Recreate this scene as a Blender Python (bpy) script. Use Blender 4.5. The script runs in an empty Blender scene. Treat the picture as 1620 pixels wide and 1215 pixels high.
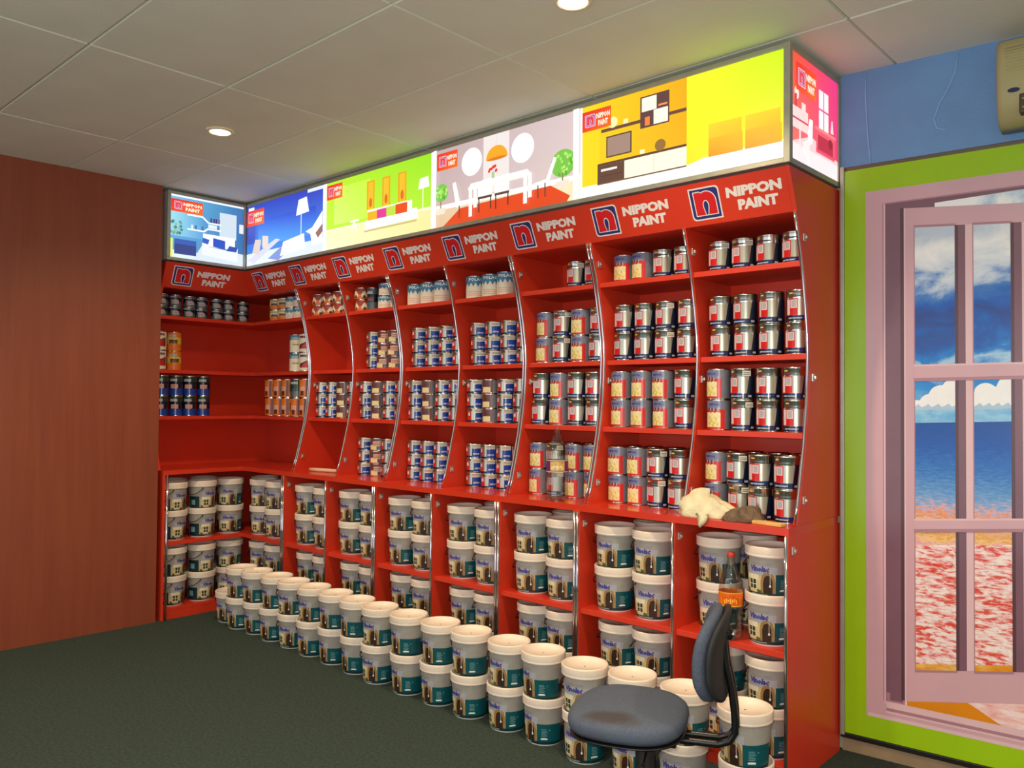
import bpy, bmesh, math, random
from mathutils import Vector, Matrix
random.seed(7)
scene = bpy.context.scene
COL = scene.collection
R = math.radians

# ------------------------------------------------------------------ camera, world, light, exposure
cam_d = bpy.data.cameras.new('camera'); cam = bpy.data.objects.new('camera', cam_d); COL.objects.link(cam)
CAM = Vector((5.5372, -3.1189, 1.5072))
yaw, pitch, roll = 0.7412, 0.0224, 0.0082
fw = Vector((-math.sin(yaw)*math.cos(pitch), math.cos(yaw)*math.cos(pitch), math.sin(pitch)))
rt = Vector((math.cos(yaw), math.sin(yaw), 0)); up = rt.cross(fw)
r2 = rt*math.cos(roll) + up*math.sin(roll); u2 = -rt*math.sin(roll) + up*math.cos(roll)
M = Matrix((r2, u2, -fw)).transposed().to_4x4(); M.translation = CAM
cam.matrix_world = M
cam_d.sensor_width = 36; cam_d.lens = 1297.7/1620*36; cam_d.clip_start = 0.05
scene.camera = cam

world = bpy.data.worlds.new('world'); scene.world = world; world.use_nodes = True
world.node_tree.nodes['Background'].inputs[0].default_value = (0.9, 0.97, 1, 1)
world.node_tree.nodes['Background'].inputs[1].default_value = 1.05

vs = scene.view_settings
vs.view_transform = 'Standard'; vs.look = 'None'; vs.gamma = 1; vs.use_curve_mapping = False
vs.exposure = 0.45

CEIL = 2.97
POSTER_STRENGTH = 0.82          # backlit prints
FLASH_W = 95.0
LAMP_W = 75.0
# the photograph's own flash, just above the lens
fl_d = bpy.data.lights.new('camera_flash', 'POINT'); fl_d.energy = FLASH_W; fl_d.shadow_soft_size = 0.025; fl_d.color = (1.0, 0.95, 0.9)
fl = bpy.data.objects.new('camera_flash', fl_d); COL.objects.link(fl); fl.location = CAM + u2*0.05 - r2*0.03 - fw*0.0

# ------------------------------------------------------------------ helpers
def lin(c):
    c /= 255.0
    return c/12.92 if c <= 0.04045 else ((c+0.055)/1.055)**2.4
def rgb(t): return (lin(t[0]), lin(t[1]), lin(t[2]), 1.0)

MATS = {}
def mat(name, col, rough=0.5, metal=0.0, var=0.06, scale=6.0, bump=0.0, bscale=80.0, coat=0.0, spec=0.5):
    """principled surface with procedural colour variation and optional relief"""
    if name in MATS: return MATS[name]
    m = bpy.data.materials.new(name); m.use_nodes = True
    nt = m.node_tree; b = nt.nodes['Principled BSDF']
    c = rgb(col)
    b.inputs['Roughness'].default_value = rough; b.inputs['Metallic'].default_value = metal
    b.inputs['Specular IOR Level'].default_value = spec
    if coat: b.inputs['Coat Weight'].default_value = coat; b.inputs['Coat Roughness'].default_value = 0.08
    tc = nt.nodes.new('ShaderNodeTexCoord')
    n = nt.nodes.new('ShaderNodeTexNoise'); n.inputs['Scale'].default_value = scale; n.inputs['Detail'].default_value = 3
    nt.links.new(tc.outputs['Object'], n.inputs['Vector'])
    rp = nt.nodes.new('ShaderNodeValToRGB')
    rp.color_ramp.elements[0].position = 0.3; rp.color_ramp.elements[1].position = 0.7
    rp.color_ramp.elements[0].color = (c[0]*(1-var), c[1]*(1-var), c[2]*(1-var), 1)
    rp.color_ramp.elements[1].color = (min(1, c[0]*(1+var)), min(1, c[1]*(1+var)), min(1, c[2]*(1+var)), 1)
    nt.links.new(n.outputs['Fac'], rp.inputs[0]); nt.links.new(rp.outputs[0], b.inputs['Base Color'])
    if bump:
        n2 = nt.nodes.new('ShaderNodeTexNoise'); n2.inputs['Scale'].default_value = bscale; n2.inputs['Detail'].default_value = 4
        nt.links.new(tc.outputs['Object'], n2.inputs['Vector'])
        bp = nt.nodes.new('ShaderNodeBump'); bp.inputs['Strength'].default_value = bump; bp.inputs['Distance'].default_value = 0.01
        nt.links.new(n2.outputs['Fac'], bp.inputs['Height']); nt.links.new(bp.outputs[0], b.inputs['Normal'])
    MATS[name] = m
    return m
def emit(name, col, strength):
    if name in MATS: return MATS[name]
    m = bpy.data.materials.new(name); m.use_nodes = True; nt = m.node_tree
    b = nt.nodes['Principled BSDF']; b.inputs['Base Color'].default_value = (0.1, 0.1, 0.1, 1)
    b.inputs['Emission Color'].default_value = rgb(col); b.inputs['Emission Strength'].default_value = strength
    MATS[name] = m; return m
def glass(name, col, rough=0.03):
    if name in MATS: return MATS[name]
    m = bpy.data.materials.new(name); m.use_nodes = True; nt = m.node_tree
    nt.nodes.clear()
    out = nt.nodes.new('ShaderNodeOutputMaterial')
    tr = nt.nodes.new('ShaderNodeBsdfTransparent'); tr.inputs[0].default_value = (*col, 1)
    gl = nt.nodes.new('ShaderNodeBsdfGlossy'); gl.inputs['Roughness'].default_value = rough
    fr = nt.nodes.new('ShaderNodeLayerWeight'); fr.inputs['Blend'].default_value = 0.18
    ml = nt.nodes.new('ShaderNodeMath'); ml.operation = 'MULTIPLY_ADD'; ml.inputs[1].default_value = 0.75; ml.inputs[2].default_value = 0.09
    nt.links.new(fr.outputs['Facing'], ml.inputs[0])
    mx = nt.nodes.new('ShaderNodeMixShader')
    nt.links.new(ml.outputs[0], mx.inputs[0]); nt.links.new(tr.outputs[0], mx.inputs[1]); nt.links.new(gl.outputs[0], mx.inputs[2])
    nt.links.new(mx.outputs[0], out.inputs[0])
    MATS[name] = m; return m

_text_cache = {}
def text_geo(s, bold=0.02, res=2, spacing=1.0, align='LEFT'):
    key = (s, bold, res, spacing)
    if key in _text_cache: return _text_cache[key]
    cu = bpy.data.curves.new('lettering_tmp', 'FONT'); cu.body = s; cu.size = 1.0; cu.offset = bold; cu.resolution_u = res; cu.space_character = spacing
    o = bpy.data.objects.new('lettering_tmp', cu); COL.objects.link(o)
    dg = bpy.context.evaluated_depsgraph_get()
    me = bpy.data.meshes.new_from_object(o.evaluated_get(dg))
    vs_ = [(v.co.x, v.co.y) for v in me.vertices]; fs = [tuple(p.vertices) for p in me.polygons]
    bpy.data.objects.remove(o); bpy.data.curves.remove(cu); bpy.data.meshes.remove(me)
    x0 = min(v[0] for v in vs_); x1 = max(v[0] for v in vs_); y0 = min(v[1] for v in vs_); y1 = max(v[1] for v in vs_)
    vs_ = [((v[0]-x0)/(x1-x0), (v[1]-y0)/(y1-y0)) for v in vs_]     # normalised to a unit box
    _text_cache[key] = (vs_, fs); return _text_cache[key]

class MB:
    """collects shapes and links them as ONE mesh object"""
    def __init__(s): s.v = []; s.f = []; s.m = []; s.sm = []; s.mats = []; s.cols = []; s.usecol = False
    def mi(s, m):
        if m not in s.mats: s.mats.append(m)
        return s.mats.index(m)
    def add(s, vs_, fs, m, smooth=False, cols=None):
        o = len(s.v); s.v += [tuple(v) for v in vs_]; k = s.mi(m)
        s.cols += cols if cols else [(1, 1, 1, 1)]*len(vs_)
        for f in fs: s.f.append(tuple(i+o for i in f)); s.m.append(k); s.sm.append(smooth)
    def box(s, x0, x1, y0, y1, z0, z1, m):
        s.add([(x0,y0,z0),(x1,y0,z0),(x1,y1,z0),(x0,y1,z0),(x0,y0,z1),(x1,y0,z1),(x1,y1,z1),(x0,y1,z1)],
              [(0,3,2,1),(4,5,6,7),(0,1,5,4),(1,2,6,5),(2,3,7,6),(3,0,4,7)], m)
    def bbox(s, x0, x1, y0, y1, z0, z1, m, b=0.004):
        """box with bevelled edges"""
        bm = bmesh.new(); bmesh.ops.create_cube(bm, size=1)
        for v in bm.verts: v.co = ((x0+x1)/2+v.co.x*(x1-x0), (y0+y1)/2+v.co.y*(y1-y0), (z0+z1)/2+v.co.z*(z1-z0))
        bmesh.ops.bevel(bm, geom=bm.edges[:], offset=b, segments=2, affect='EDGES', profile=0.5)
        bm.verts.index_update()
        s.add([v.co[:] for v in bm.verts], [tuple(v.index for v in f.verts) for f in bm.faces], m, False); bm.free()
    def prism(s, pts, axis, a0, a1, m, smooth=False):
        """extrude a polygon. axis 0: pts are (y,z) extruded in x ; axis 1: (x,z) in y ; axis 2: (x,y) in z"""
        def mk(p, a): return (a, p[0], p[1]) if axis == 0 else ((p[0], a, p[1]) if axis == 1 else (p[0], p[1], a))
        n = len(pts)
        vs_ = [mk(p, a0) for p in pts] + [mk(p, a1) for p in pts]
        fs = [tuple(range(n)), tuple(range(2*n-1, n-1, -1))] + [(i, i+n, (i+1) % n+n, (i+1) % n) for i in range(n)]
        s.add(vs_, fs, m, smooth)
    def lathe(s, prof, m, seg=24, smooth=True, capb=True, capt=True, c=(0, 0)):
        vs_ = []; fs = []
        for r_, z in prof:
            for i in range(seg):
                a = 2*math.pi*i/seg; vs_.append((c[0]+r_*math.cos(a), c[1]+r_*math.sin(a), z))
        for k in range(len(prof)-1):
            for i in range(seg):
                j = (i+1) % seg; fs.append((k*seg+i, k*seg+j, (k+1)*seg+j, (k+1)*seg+i))
        s.add(vs_, fs, m, smooth)
        if capb: s.add([vs_[i] for i in range(seg)], [tuple(range(seg-1, -1, -1))], m)
        if capt: s.add(vs_[-seg:], [tuple(range(seg))], m)
    def tube(s, pts, r_, m, seg=8, caps=True):
        pts = [Vector(p) for p in pts]; vs_ = []; fs = []
        prev = None
        for i, p in enumerate(pts):
            d = (pts[min(i+1, len(pts)-1)] - pts[max(i-1, 0)]).normalized()
            if prev is None:
                a = Vector((0, 0, 1)) if abs(d.z) < 0.9 else Vector((1, 0, 0)); n = d.cross(a).normalized()
            else: n = (prev - d*prev.dot(d)).normalized()
            prev = n; b = d.cross(n); rr = r_[i] if isinstance(r_, (list, tuple)) else r_
            for k in range(seg):
                a = 2*math.pi*k/seg; q = p + n*math.cos(a)*rr + b*math.sin(a)*rr; vs_.append(q[:])
        for i in range(len(pts)-1):
            for k in range(seg):
                j = (k+1) % seg; fs.append((i*seg+k, i*seg+j, (i+1)*seg+j, (i+1)*seg+k))
        if caps: fs.append(tuple(range(seg-1, -1, -1))); fs.append(tuple((len(pts)-1)*seg+k for k in range(seg)))
        s.add(vs_, fs, m, True)
    def cyl(s, rf, a0, a1, z0, z1, m, n=None, off=0.0):
        """patch printed on a round wall; angles in degrees from local -Y, rising to +X; z0/z1 numbers or functions of angle"""
        if n is None: n = max(1, int(abs(a1-a0)/11)+1)
        vs_ = []
        for i in range(n+1):
            a = a0+(a1-a0)*i/n
            for zz in (z0, z1):
                z = zz(a) if callable(zz) else zz
                r_ = (rf(z) if callable(rf) else rf)+off
                vs_.append((r_*math.sin(R(a)), -r_*math.cos(R(a)), z))
        s.add(vs_, [(2*i, 2*i+2, 2*i+3, 2*i+1) for i in range(n)], m, True)
    def cyltext(s, txt, rf, a0, a1, z0, z1, m, off=0.0, bold=0.03, slant=0.0):
        vs_, fs = text_geo(txt, bold, 1); out = []
        for x, y in vs_:
            a = a0+(a1-a0)*x+slant*(y-0.5); z = z0+(z1-z0)*y; r_ = (rf(z) if callable(rf) else rf)+off
            out.append((r_*math.sin(R(a)), -r_*math.cos(R(a)), z))
        s.add(out, fs, m)
    def build(s, name, parent=None, loc=None):
        me = bpy.data.meshes.new(name); me.from_pydata(s.v, [], s.f)
        for m in s.mats: me.materials.append(m)
        me.polygons.foreach_set('material_index', s.m); me.polygons.foreach_set('use_smooth', s.sm)
        if s.usecol:
            ca = me.color_attributes.new('print', 'FLOAT_COLOR', 'POINT')
            flat = [c for col in s.cols for c in col]; ca.data.foreach_set('color', flat)
        me.update()
        o = bpy.data.objects.new(name, me); COL.objects.link(o)
        if parent: o.parent = parent
        if loc: o.location = loc
        return o

def tag(o, label=None, cat=None, group=None, kind=None):
    if label: o['label'] = label
    if cat: o['category'] = cat
    if group: o['group'] = group
    if kind: o['kind'] = kind
    return o
def empty(name, loc=(0, 0, 0), rz=0.0):
    e = bpy.data.objects.new(name, None); COL.objects.link(e); e.location = loc; e.rotation_euler = (0, 0, rz); e.empty_display_size = 0.05
    return e
def copy_tree(o, parent=None):
    c = o.copy(); COL.objects.link(c)
    if parent: c.parent = parent
    for ch in kids.get(o, []): copy_tree(ch, c)
    return c
kids = {}
ORD = ['first', 'second', 'third', 'fourth', 'fifth', 'sixth', 'seventh', 'eighth', 'ninth', 'tenth', 'eleventh', 'twelfth', 'thirteenth', 'fourteenth', 'fifteenth', 'sixteenth', 'seventeenth', 'eighteenth', 'nineteenth']

# ------------------------------------------------------------------ materials
RED = mat('red_laminate', (214, 58, 33), 0.36, var=0.05, scale=3)
REDSIDE = RED
CHROME = mat('chrome_strip', (214, 212, 218), 0.1, 1.0, var=0.03)
ALU = mat('aluminium_frame', (176, 172, 156), 0.4, 0.45, var=0.08, scale=20)
WHITE = mat('white_plastic', (240, 232, 220), 0.35, var=0.02)
BLACK = mat('black_plastic', (22, 22, 24), 0.4, var=0.1)
TIN = mat('tin_metal', (205, 203, 196), 0.2, 1.0, var=0.05, scale=25)
SIGNWHITE = mat('sign_white', (236, 226, 222), 0.45, var=0.02)
SIGNBLUE = mat('sign_blue', (42, 48, 120), 0.4, var=0.04)
SIGNRED = mat('sign_red', (214, 28, 34), 0.4, var=0.04)

# ------------------------------------------------------------------ the room
def structure(o): o['kind'] = 'structure'; return o
m = mat('carpet_green', (74, 87, 80), 0.95, var=0.2, scale=70, bump=0.9, bscale=420, spec=0.1)
b = MB(); b.box(-0.75, 8.0, -6.0, 1.4, -0.06, 0.0, m); structure(b.build('floor'))

# laminate wall on the left, grain running upwards
mw = bpy.data.materials.new('wood_laminate'); mw.use_nodes = True
nt = mw.node_tree; pb = nt.nodes['Principled BSDF']; pb.inputs['Roughness'].default_value = 0.5
tc = nt.nodes.new('ShaderNodeTexCoord'); mp = nt.nodes.new('ShaderNodeMapping'); mp.inputs['Scale'].default_value = (9, 9, 0.5)
n1 = nt.nodes.new('ShaderNodeTexNoise'); n1.inputs['Scale'].default_value = 2.0; n1.inputs['Detail'].default_value = 8; n1.inputs['Roughness'].default_value = 0.65
rp = nt.nodes.new('ShaderNodeValToRGB'); rp.color_ramp.elements[0].color = rgb((134, 62, 40)); rp.color_ramp.elements[1].color = rgb((150, 74, 46))
rp.color_ramp.elements[0].position = 0.3; rp.color_ramp.elements[1].position = 0.72
nt.links.new(tc.outputs['Object'], mp.inputs[0]); nt.links.new(mp.outputs[0], n1.inputs['Vector']); nt.links.new(n1.outputs['Fac'], rp.inputs[0]); nt.links.new(rp.outputs[0], pb.inputs['Base Color'])
b = MB(); b.prism([(-0.72, -6.0), (-0.32, -6.0), (-0.03, -1.50), (-0.004, -0.62), (-0.72, -0.62)], 2, 0.0, CEIL, mw)
structure(b.build('wall_left'))
mpl = mat('painted_plaster', (196, 186, 172), 0.8, var=0.04)
b = MB(); b.box(-0.75, -0.62, -0.62, 1.0, 0, CEIL, mpl); structure(b.build('wall_alcove'))
b = MB(); b.box(-0.62, 4.166, 0.56, 0.66, 0, CEIL, mpl); structure(b.build('wall_shelf'))
# unseen opening behind the viewer, added to let world light in: piers and lintel
b = MB()
for x0, x1 in ((-0.7, 0.1), (7.6, 8.0)): b.box(x0, x1, -6.1, -6.0, 0, CEIL, mpl)
b.box(0.1, 7.6, -6.1, -6.0, 2.75, CEIL, mpl); structure(b.build('wall_behind'))
b = MB(); b.box(7.9, 8.0, -6.0, 1.4, 0, CEIL, mpl); structure(b.build('wall_right'))

# the wall on the right of the shelves, turned five degrees : local x along it, local y into it
MA = R(5); MP = Vector((4.165, 0.53, 0))
wallroot_m = Matrix.Rotation(MA, 4, 'Z'); wallroot_m.translation = MP
mblue = mat('blue_paint', (104, 148, 198), 0.6, var=0.06, scale=5, bump=0.15, bscale=60)
mbeige = mat('beige_plaster', (168, 142, 108), 0.8, var=0.12, scale=9)
b = MB(); b.box(0.0, 3.78, 0.03, 0.13, 0.0, CEIL, mbeige); w = b.build('wall_end'); w.matrix_world = wallroot_m; structure(w)
b = MB(); b.box(0.0, 3.78, 0.0, 0.03, 2.555, CEIL, mblue); w = b.build('wall_blue_panel'); w.matrix_world = wallroot_m; structure(w)

# ceiling: a dark carrier with separate tiles
mt = mat('ceiling_tile', (222, 226, 206), 0.75, var=0.03, scale=4, bump=0.1, bscale=150)
mgr = mat('ceiling_joint', (150, 142, 130), 0.8)
b = MB(); b.box(-0.75, 8.0, -6.0, 1.4, CEIL+0.012, CEIL+0.06, mgr); ceil = structure(b.build('ceiling'))
TX, TY, GX, GY = 1.205, 0.61, 0.775, 0.0
tb = MB(); g = 0.0035
tb.add([(g, g, CEIL+0.0115), (TX-g, g, CEIL+0.0115), (TX-g, TY-g, CEIL+0.0115), (g, TY-g, CEIL+0.0115),
        (2*g, 2*g, CEIL), (TX-2*g, 2*g, CEIL), (TX-2*g, TY-2*g, CEIL), (2*g, TY-2*g, CEIL)],
       [(0, 1, 2, 3), (7, 6, 5, 4), (0, 4, 5, 1), (1, 5, 6, 2), (2, 6, 7, 3), (3, 7, 4, 0)], mt)
first = None
for i in range(-2, 7):
    for j in range(-10, 2):
        x, y = GX+i*TX, GY+j*TY
        if x+TX < -0.7 or x > 8.0 or y+TY < -6.0 or y > 1.3: continue
        if first is None: first = tb.build('ceiling_tile', ceil); o = first
        else: o = first.copy(); COL.objects.link(o)
        o.location = (x, y, random.uniform(-0.0012, 0.0012))

# downlights
lamp_disc = emit('lamp_glow', (255, 226, 170), 14.0)
mring = mat('lamp_ring', (225, 215, 195), 0.4)
def downlight(x, y, label):
    t = empty('downlight', (x, y, CEIL-0.001)); tag(t, label, 'ceiling light', 'recessed downlights')
    b = MB(); b.lathe([(0.052, -0.001), (0.055, -0.008), (0.068, -0.008), (0.073, -0.001)], mring, 32, True, False, False); b.build('ring', t)
    b = MB(); b.lathe([(0.0521, -0.002), (0.0515, -0.004), (0.03, -0.009), (0.004, -0.011)], lamp_disc, 24, True, False, True); b.build('lamp', t)
    d = bpy.data.lights.new('downlight_lamp', 'SPOT'); d.energy = LAMP_W; d.spot_size = R(150); d.spot_blend = 0.9; d.shadow_soft_size = 0.05; d.color = (1.0, 0.79, 0.5)
    o = bpy.data.objects.new('downlight_lamp', d); COL.objects.link(o); o.parent = t; o.location = (0, 0, -0.03)
downlight(1.365, -0.93, 'glowing round downlight in ceiling above the corner shelves')
downlight(3.70, -0.80, 'glowing round downlight in ceiling near the top edge of picture')
downlight(1.365, -3.2, 'added fill downlight above the open carpet at left, out of view')  # unseen downlights from here on, added to raise the general brightness
downlight(3.70, -3.2, 'added fill downlight in the middle of the room, out of view')
downlight(6.05, -0.80, 'added fill downlight before the seaside mural, out of view')
downlight(6.05, -3.2, 'added fill downlight behind the viewer, out of view')

# ------------------------------------------------------------------ shelving : geometry data
LEN, DEP, RET = 4.1604, 0.525, 0.5875
ZLB, ZTOP = 2.469, 2.95            # light box
ZH0, ZH1 = 2.288, 2.458            # header board
CNT = 1.02                         # counter top
SH = [2.10, 1.72, 1.39]            # shelf tops
MID, BOT = 0.53, 0.078
TH = 0.018
DIV = [0.555, 1.06, 1.56, 2.08, 2.59, 3.11, 3.64, 4.151]
CURVE = [(1.02, 0.078), (1.10, 0.104), (1.20, 0.130), (1.35, 0.166), (1.51, 0.192), (1.62, 0.202), (1.72, 0.206), (1.82, 0.199), (1.925, 0.182), (2.03, 0.160), (2.127, 0.133), (2.21, 0.105), (2.288, 0.078)]
def cy(z):
    for (z0, y0), (z1, y1) in zip(CURVE, CURVE[1:]):
        if z <= z1: return y0+(y1-y0)*(z-z0)/(z1-z0)
    return CURVE[-1][1]
BACK = 0.505
HINGE_W = mat('hinge_metal', (210, 205, 195), 0.3, 0.8)
def hinge(parent, x, y, z):
    b = MB(); b.bbox(x, x+0.006, y-0.012, y+0.012, z-0.016, z+0.016, HINGE_W, 0.002)
    b.bbox(x+0.006, x+0.016, y-0.007, y+0.007, z-0.007, z+0.007, HINGE_W, 0.003)
    return b.build('hinge_plate', parent)
def curved_panel(parent, x0, x1):
    b = MB(); pts = [(y, z) for z, y in CURVE] + [(BACK, CURVE[-1][0]), (BACK, CNT)]
    b.prism(pts, 0, x0, x1, RED); return b.build('side_panel', parent)
def strip_curve(parent, x, rr=0.0062):
    b = MB(); b.tube([(x, y-0.004, z+(0.001 if i == 0 else 0)) for i, (z, y) in enumerate(CURVE)], rr, CHROME, 10); return b.build('chrome_strip', parent)
def strip_base(parent, x, rr=0.0072):
    b = MB(); b.tube([(x, -0.006, 0.004), (x, -0.006, 0.3), (x, -0.006, 0.6), (x, -0.006, CNT-0.031)], rr, CHROME, 10); return b.build('chrome_strip', parent)

# modules: (bays, left divider x, right divider x)
MODS = [([2, 3], 0, 2, 'second and third bays from the corner'), ([4, 5], 2, 4, 'two middle bays under the dining room poster'), ([6], 4, 5, 'single bay with a clear bottle on its counter'), ([7, 8], 5, 7, 'two rightmost bays beside the seaside mural')]
DBL = {0, 2, 4, 5}                 # indices in DIV where two panels meet
up_root = {}; base_root = {}
def board(parent, name, x0, x1, y0, y1, z0, z1):
    b = MB(); b.bbox(x0, x1, y0, y1, z0, z1, RED, 0.0018); return b.build(name, parent)
for bays, il, ir, wh in MODS:
    t = empty('display_shelf', ((DIV[il]+DIV[ir])/2, 0.3, CNT)); off = Vector(t.location)
    tag(t, 'red curved-front display shelf, ' + wh, 'shelf', 'red display shelves along the wall')
    tb_ = empty('base_cabinet', ((DIV[il]+DIV[ir])/2, 0.26, 0.0)); offb = Vector(tb_.location)
    tag(tb_, 'open red base cabinet, ' + wh, 'cabinet', 'open red base cabinets along the wall')
    pieces = []; bp = []
    for k in range(il, ir+1):
        x = DIV[k]
        if k in DBL:
            cx = x+TH/2 if k == il else x-TH/2
        else: cx = x
        if k == 7:
            # the tall outer end panel runs from floor to light box
            x0, x1 = LEN-TH, LEN
            b = MB(); pts = [(0.0, 0.0), (0.0, CNT-0.03), (DEP, CNT-0.03), (DEP, 0.0)]
            b.prism(pts, 0, x0, x1, RED); bp.append(b.build('end_panel', tb_))
            b = MB(); pts = [(y, z) for z, y in CURVE] + [(0.002, ZH1), (DEP, ZH1), (DEP, CNT+0.0005)]
            pts[0] = (pts[0][0], CNT+0.0005)
            b.prism(pts, 0, x0, x1, RED); pieces.append(b.build('end_panel', t))
        else:
            pieces.append(curved_panel(t, cx-TH/2, cx+TH/2))
            b = MB(); b.box(cx-TH/2, cx+TH/2, 0.0, BACK, 0.0, CNT-0.03, RED); bp.append(b.build('side_panel', tb_))
        pieces.append(strip_curve(t, cx if k != 7 else LEN-TH/2))
        bp.append(strip_base(tb_, cx if k != 7 else LEN-TH/2))
        xr = (cx if k != 7 else LEN-TH/2)+TH/2
        if not (k in DBL and k == ir):
            for zz in (2.19, 1.62, 1.12): pieces.append(hinge(t, xr, cy(zz)+0.03, zz))
            bp.append(hinge(tb_, xr, 0.035, 0.93))
    xa = DIV[il]+(TH if il in DBL else TH/2); xb = DIV[ir]-(TH if ir in DBL else TH/2) if ir != 7 else LEN-TH
    b = MB(); b.box(xa, xb, BACK, BACK+0.006, CNT, ZH0, RED); pieces.append(b.build('back_panel', t))
    b = MB(); b.box(xa, xb, BACK, BACK+0.006, 0.0, CNT-0.03, RED); bp.append(b.build('back_panel', tb_))
    b = MB(); b.box(xa, xb, 0.10, BACK, ZH0, ZH0+0.016, RED); pieces.append(b.build('top_board', t))
    for bay in bays:
        l = bay-2; r_ = bay-1
        x0 = DIV[l]+(TH if (l in DBL and l == il) else TH/2); x1 = DIV[r_]-(TH if (r_ in DBL and r_ == ir) else TH/2)
        if r_ == 7: x1 = LEN-TH
        for z in SH: pieces.append(board(t, 'shelf_board', x0, x1, cy(z)+0.010, BACK, z-0.024, z))
        bp.append(board(tb_, 'shelf_board', x0, x1, 0.012, BACK, MID-0.026, MID))
        bp.append(board(tb_, 'bottom_board', x0, x1, 0.012, BACK, BOT-0.02, BOT))
        bp.append(board(tb_, 'plinth', x0, x1, 0.03, 0.048, 0.0, BOT-0.021))
    for o in pieces: o.location = -off
    for o in bp: o.location = -offb

# corner module : return run along the left wall and the bay next to it, no divider in the corner
t = empty('display_shelf', (0.0, 0.2, CNT)); off = Vector(t.location)
tag(t, 'red L-shaped corner display shelf beside the brown laminate wall', 'shelf', 'red display shelves along the wall')
tb_ = empty('base_cabinet', (0.0, 0.2, 0)); offb = Vector(tb_.location)
tag(tb_, 'open red L-shaped corner base cabinet beside the brown laminate wall', 'cabinet', 'open red base cabinets along the wall')
pieces = []; bp = []
cx = DIV[0]-TH/2
pieces.append(curved_panel(t, cx-TH/2, cx+TH/2)); pieces.append(strip_curve(t, cx))
b = MB(); b.box(cx-TH/2, cx+TH/2, 0.0, BACK, 0.0, CNT-0.03, RED); bp.append(b.build('side_panel', tb_)); bp.append(strip_base(tb_, cx))
def ret_curve(): return [(-y, z) for z, y in CURVE]
b = MB(); b.prism(ret_curve()[:1] and ([(x, z) for x, z in ret_curve()] + [(0.0, ZH1), (-BACK, ZH1), (-BACK, CNT+0.0005)]), 1, -RET, -RET+TH, RED); o = b.build('end_panel', t); pieces.append(o)
b = MB(); b.box(-BACK, 0.0, -RET, -RET+TH, 0.0, CNT-0.03, RED); bp.append(b.build('end_panel', tb_))
b = MB(); b.tube([(0.005, -RET+TH+0.012, 0.004), (0.005, -RET+TH+0.012, 0.5), (0.005, -RET+TH+0.012, CNT-0.031)], 0.0085, CHROME, 10); bp.append(b.build('chrome_strip', tb_))
yb0 = -RET+TH; xb1 = DIV[0]-TH
def lshape(x_in, y_in): return [(-BACK, yb0), (-x_in, yb0), (-x_in, y_in), (xb1, y_in), (xb1, BACK), (-BACK, BACK)]
b = MB(); b.box(-BACK-0.006, -BACK, yb0, BACK, CNT, ZH0, RED); pieces.append(b.build('back_panel', t))
b = MB(); b.box(-BACK, xb1, BACK, BACK+0.006, CNT, ZH0, RED); pieces.append(b.build('back_panel', t))
b = MB(); b.box(-BACK-0.006, -BACK, yb0, BACK, 0, CNT-0.03, RED); bp.append(b.build('back_panel', tb_))
b = MB(); b.box(-BACK, xb1, BACK, BACK+0.006, 0, CNT-0.03, RED); bp.append(b.build('back_panel', tb_))
b = MB(); b.prism(lshape(0.1, 0.1), 2, ZH0, ZH0+0.016, RED); pieces.append(b.build('top_board', t))
for z in SH:
    y = cy(z)+0.010; b = MB(); b.prism(lshape(y, y), 2, z-0.024, z, RED); pieces.append(b.build('shelf_board', t))
b = MB(); b.prism(lshape(0.012, 0.012), 2, MID-0.026, MID, RED); bp.append(b.build('shelf_board', tb_))
b = MB(); b.prism(lshape(0.012, 0.012), 2, BOT-0.02, BOT, RED); bp.append(b.build('bottom_board', tb_))
b = MB(); b.prism([(-0.048, yb0), (-0.012, yb0), (-0.012, 0.012), (xb1, 0.012), (xb1, 0.048), (-0.048, 0.048)], 2, 0.0, BOT-0.021, RED); bp.append(b.build('plinth', tb_))
for zz in (2.19, 1.62): pieces.append(hinge(t, cx-TH/2-0.006, cy(zz)+0.03, zz))
for o in pieces: o.location = -off
for o in bp: o.location = -offb

# counter running along both arms
b = MB(); b.prism([(-BACK, -RET), (0.0, -RET), (0.0, 0.0), (LEN, 0.0), (LEN, BACK), (-BACK, BACK)], 2, CNT-0.03, CNT, mat('red_counter_gloss', (214, 58, 33), 0.2, var=0.05, scale=3))
tag(b.build('counter'), 'long red L-shaped counter board between base cabinets and upper shelves', 'counter')

# ------------------------------------------------------------------ header boards with emblems
def emblem_shapes():
    """polygons in a unit square: outline white, blue field, white n outline, red n, blue slot"""
    def rounded(x0, y0, x1, y1, rtr, rbl):
        p = [(x0, y1)]
        for k in range(6): a = R(90-18*k); p.append((x1-rtr+rtr*math.cos(a), y1-rtr+rtr*math.sin(a)))
        p.append((x1, y0))
        for k in range(6): a = R(270-18*k); p.append((x0+rbl+rbl*math.cos(a), y0+rbl+rbl*math.sin(a)))
        return p
    def n_shape(g):
        p = [(0.17-g, 0.86+g)]
        p += [(0.36, 0.86+g), (0.41, 0.83+g)]
        for k in range(9):
            a = R(120-15*k); p.append((0.56+(0.29+g)*math.cos(a), 0.57+(0.29+g)*math.sin(a)))
        p += [(0.85+g, 0.16-g), (0.17-g, 0.16-g)]
        return p
    def slot(g):
        p = [(0.49-g*0.6, 0.16-g)]
        for k in range(9):
            a = R(200-27.5*k); p.append((0.52+(0.075+g)*math.cos(a), 0.44+(0.14+g)*math.sin(a)))
        p += [(0.54+g*0.6, 0.16-g)]
        return p
    return rounded(0, 0, 1, 1, 0.13, 0.13), rounded(0.045, 0.045, 0.955, 0.955, 0.11, 0.11), n_shape(0.03), n_shape(0.0), slot(0.03), slot(0.0)
EMB = emblem_shapes()
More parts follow.
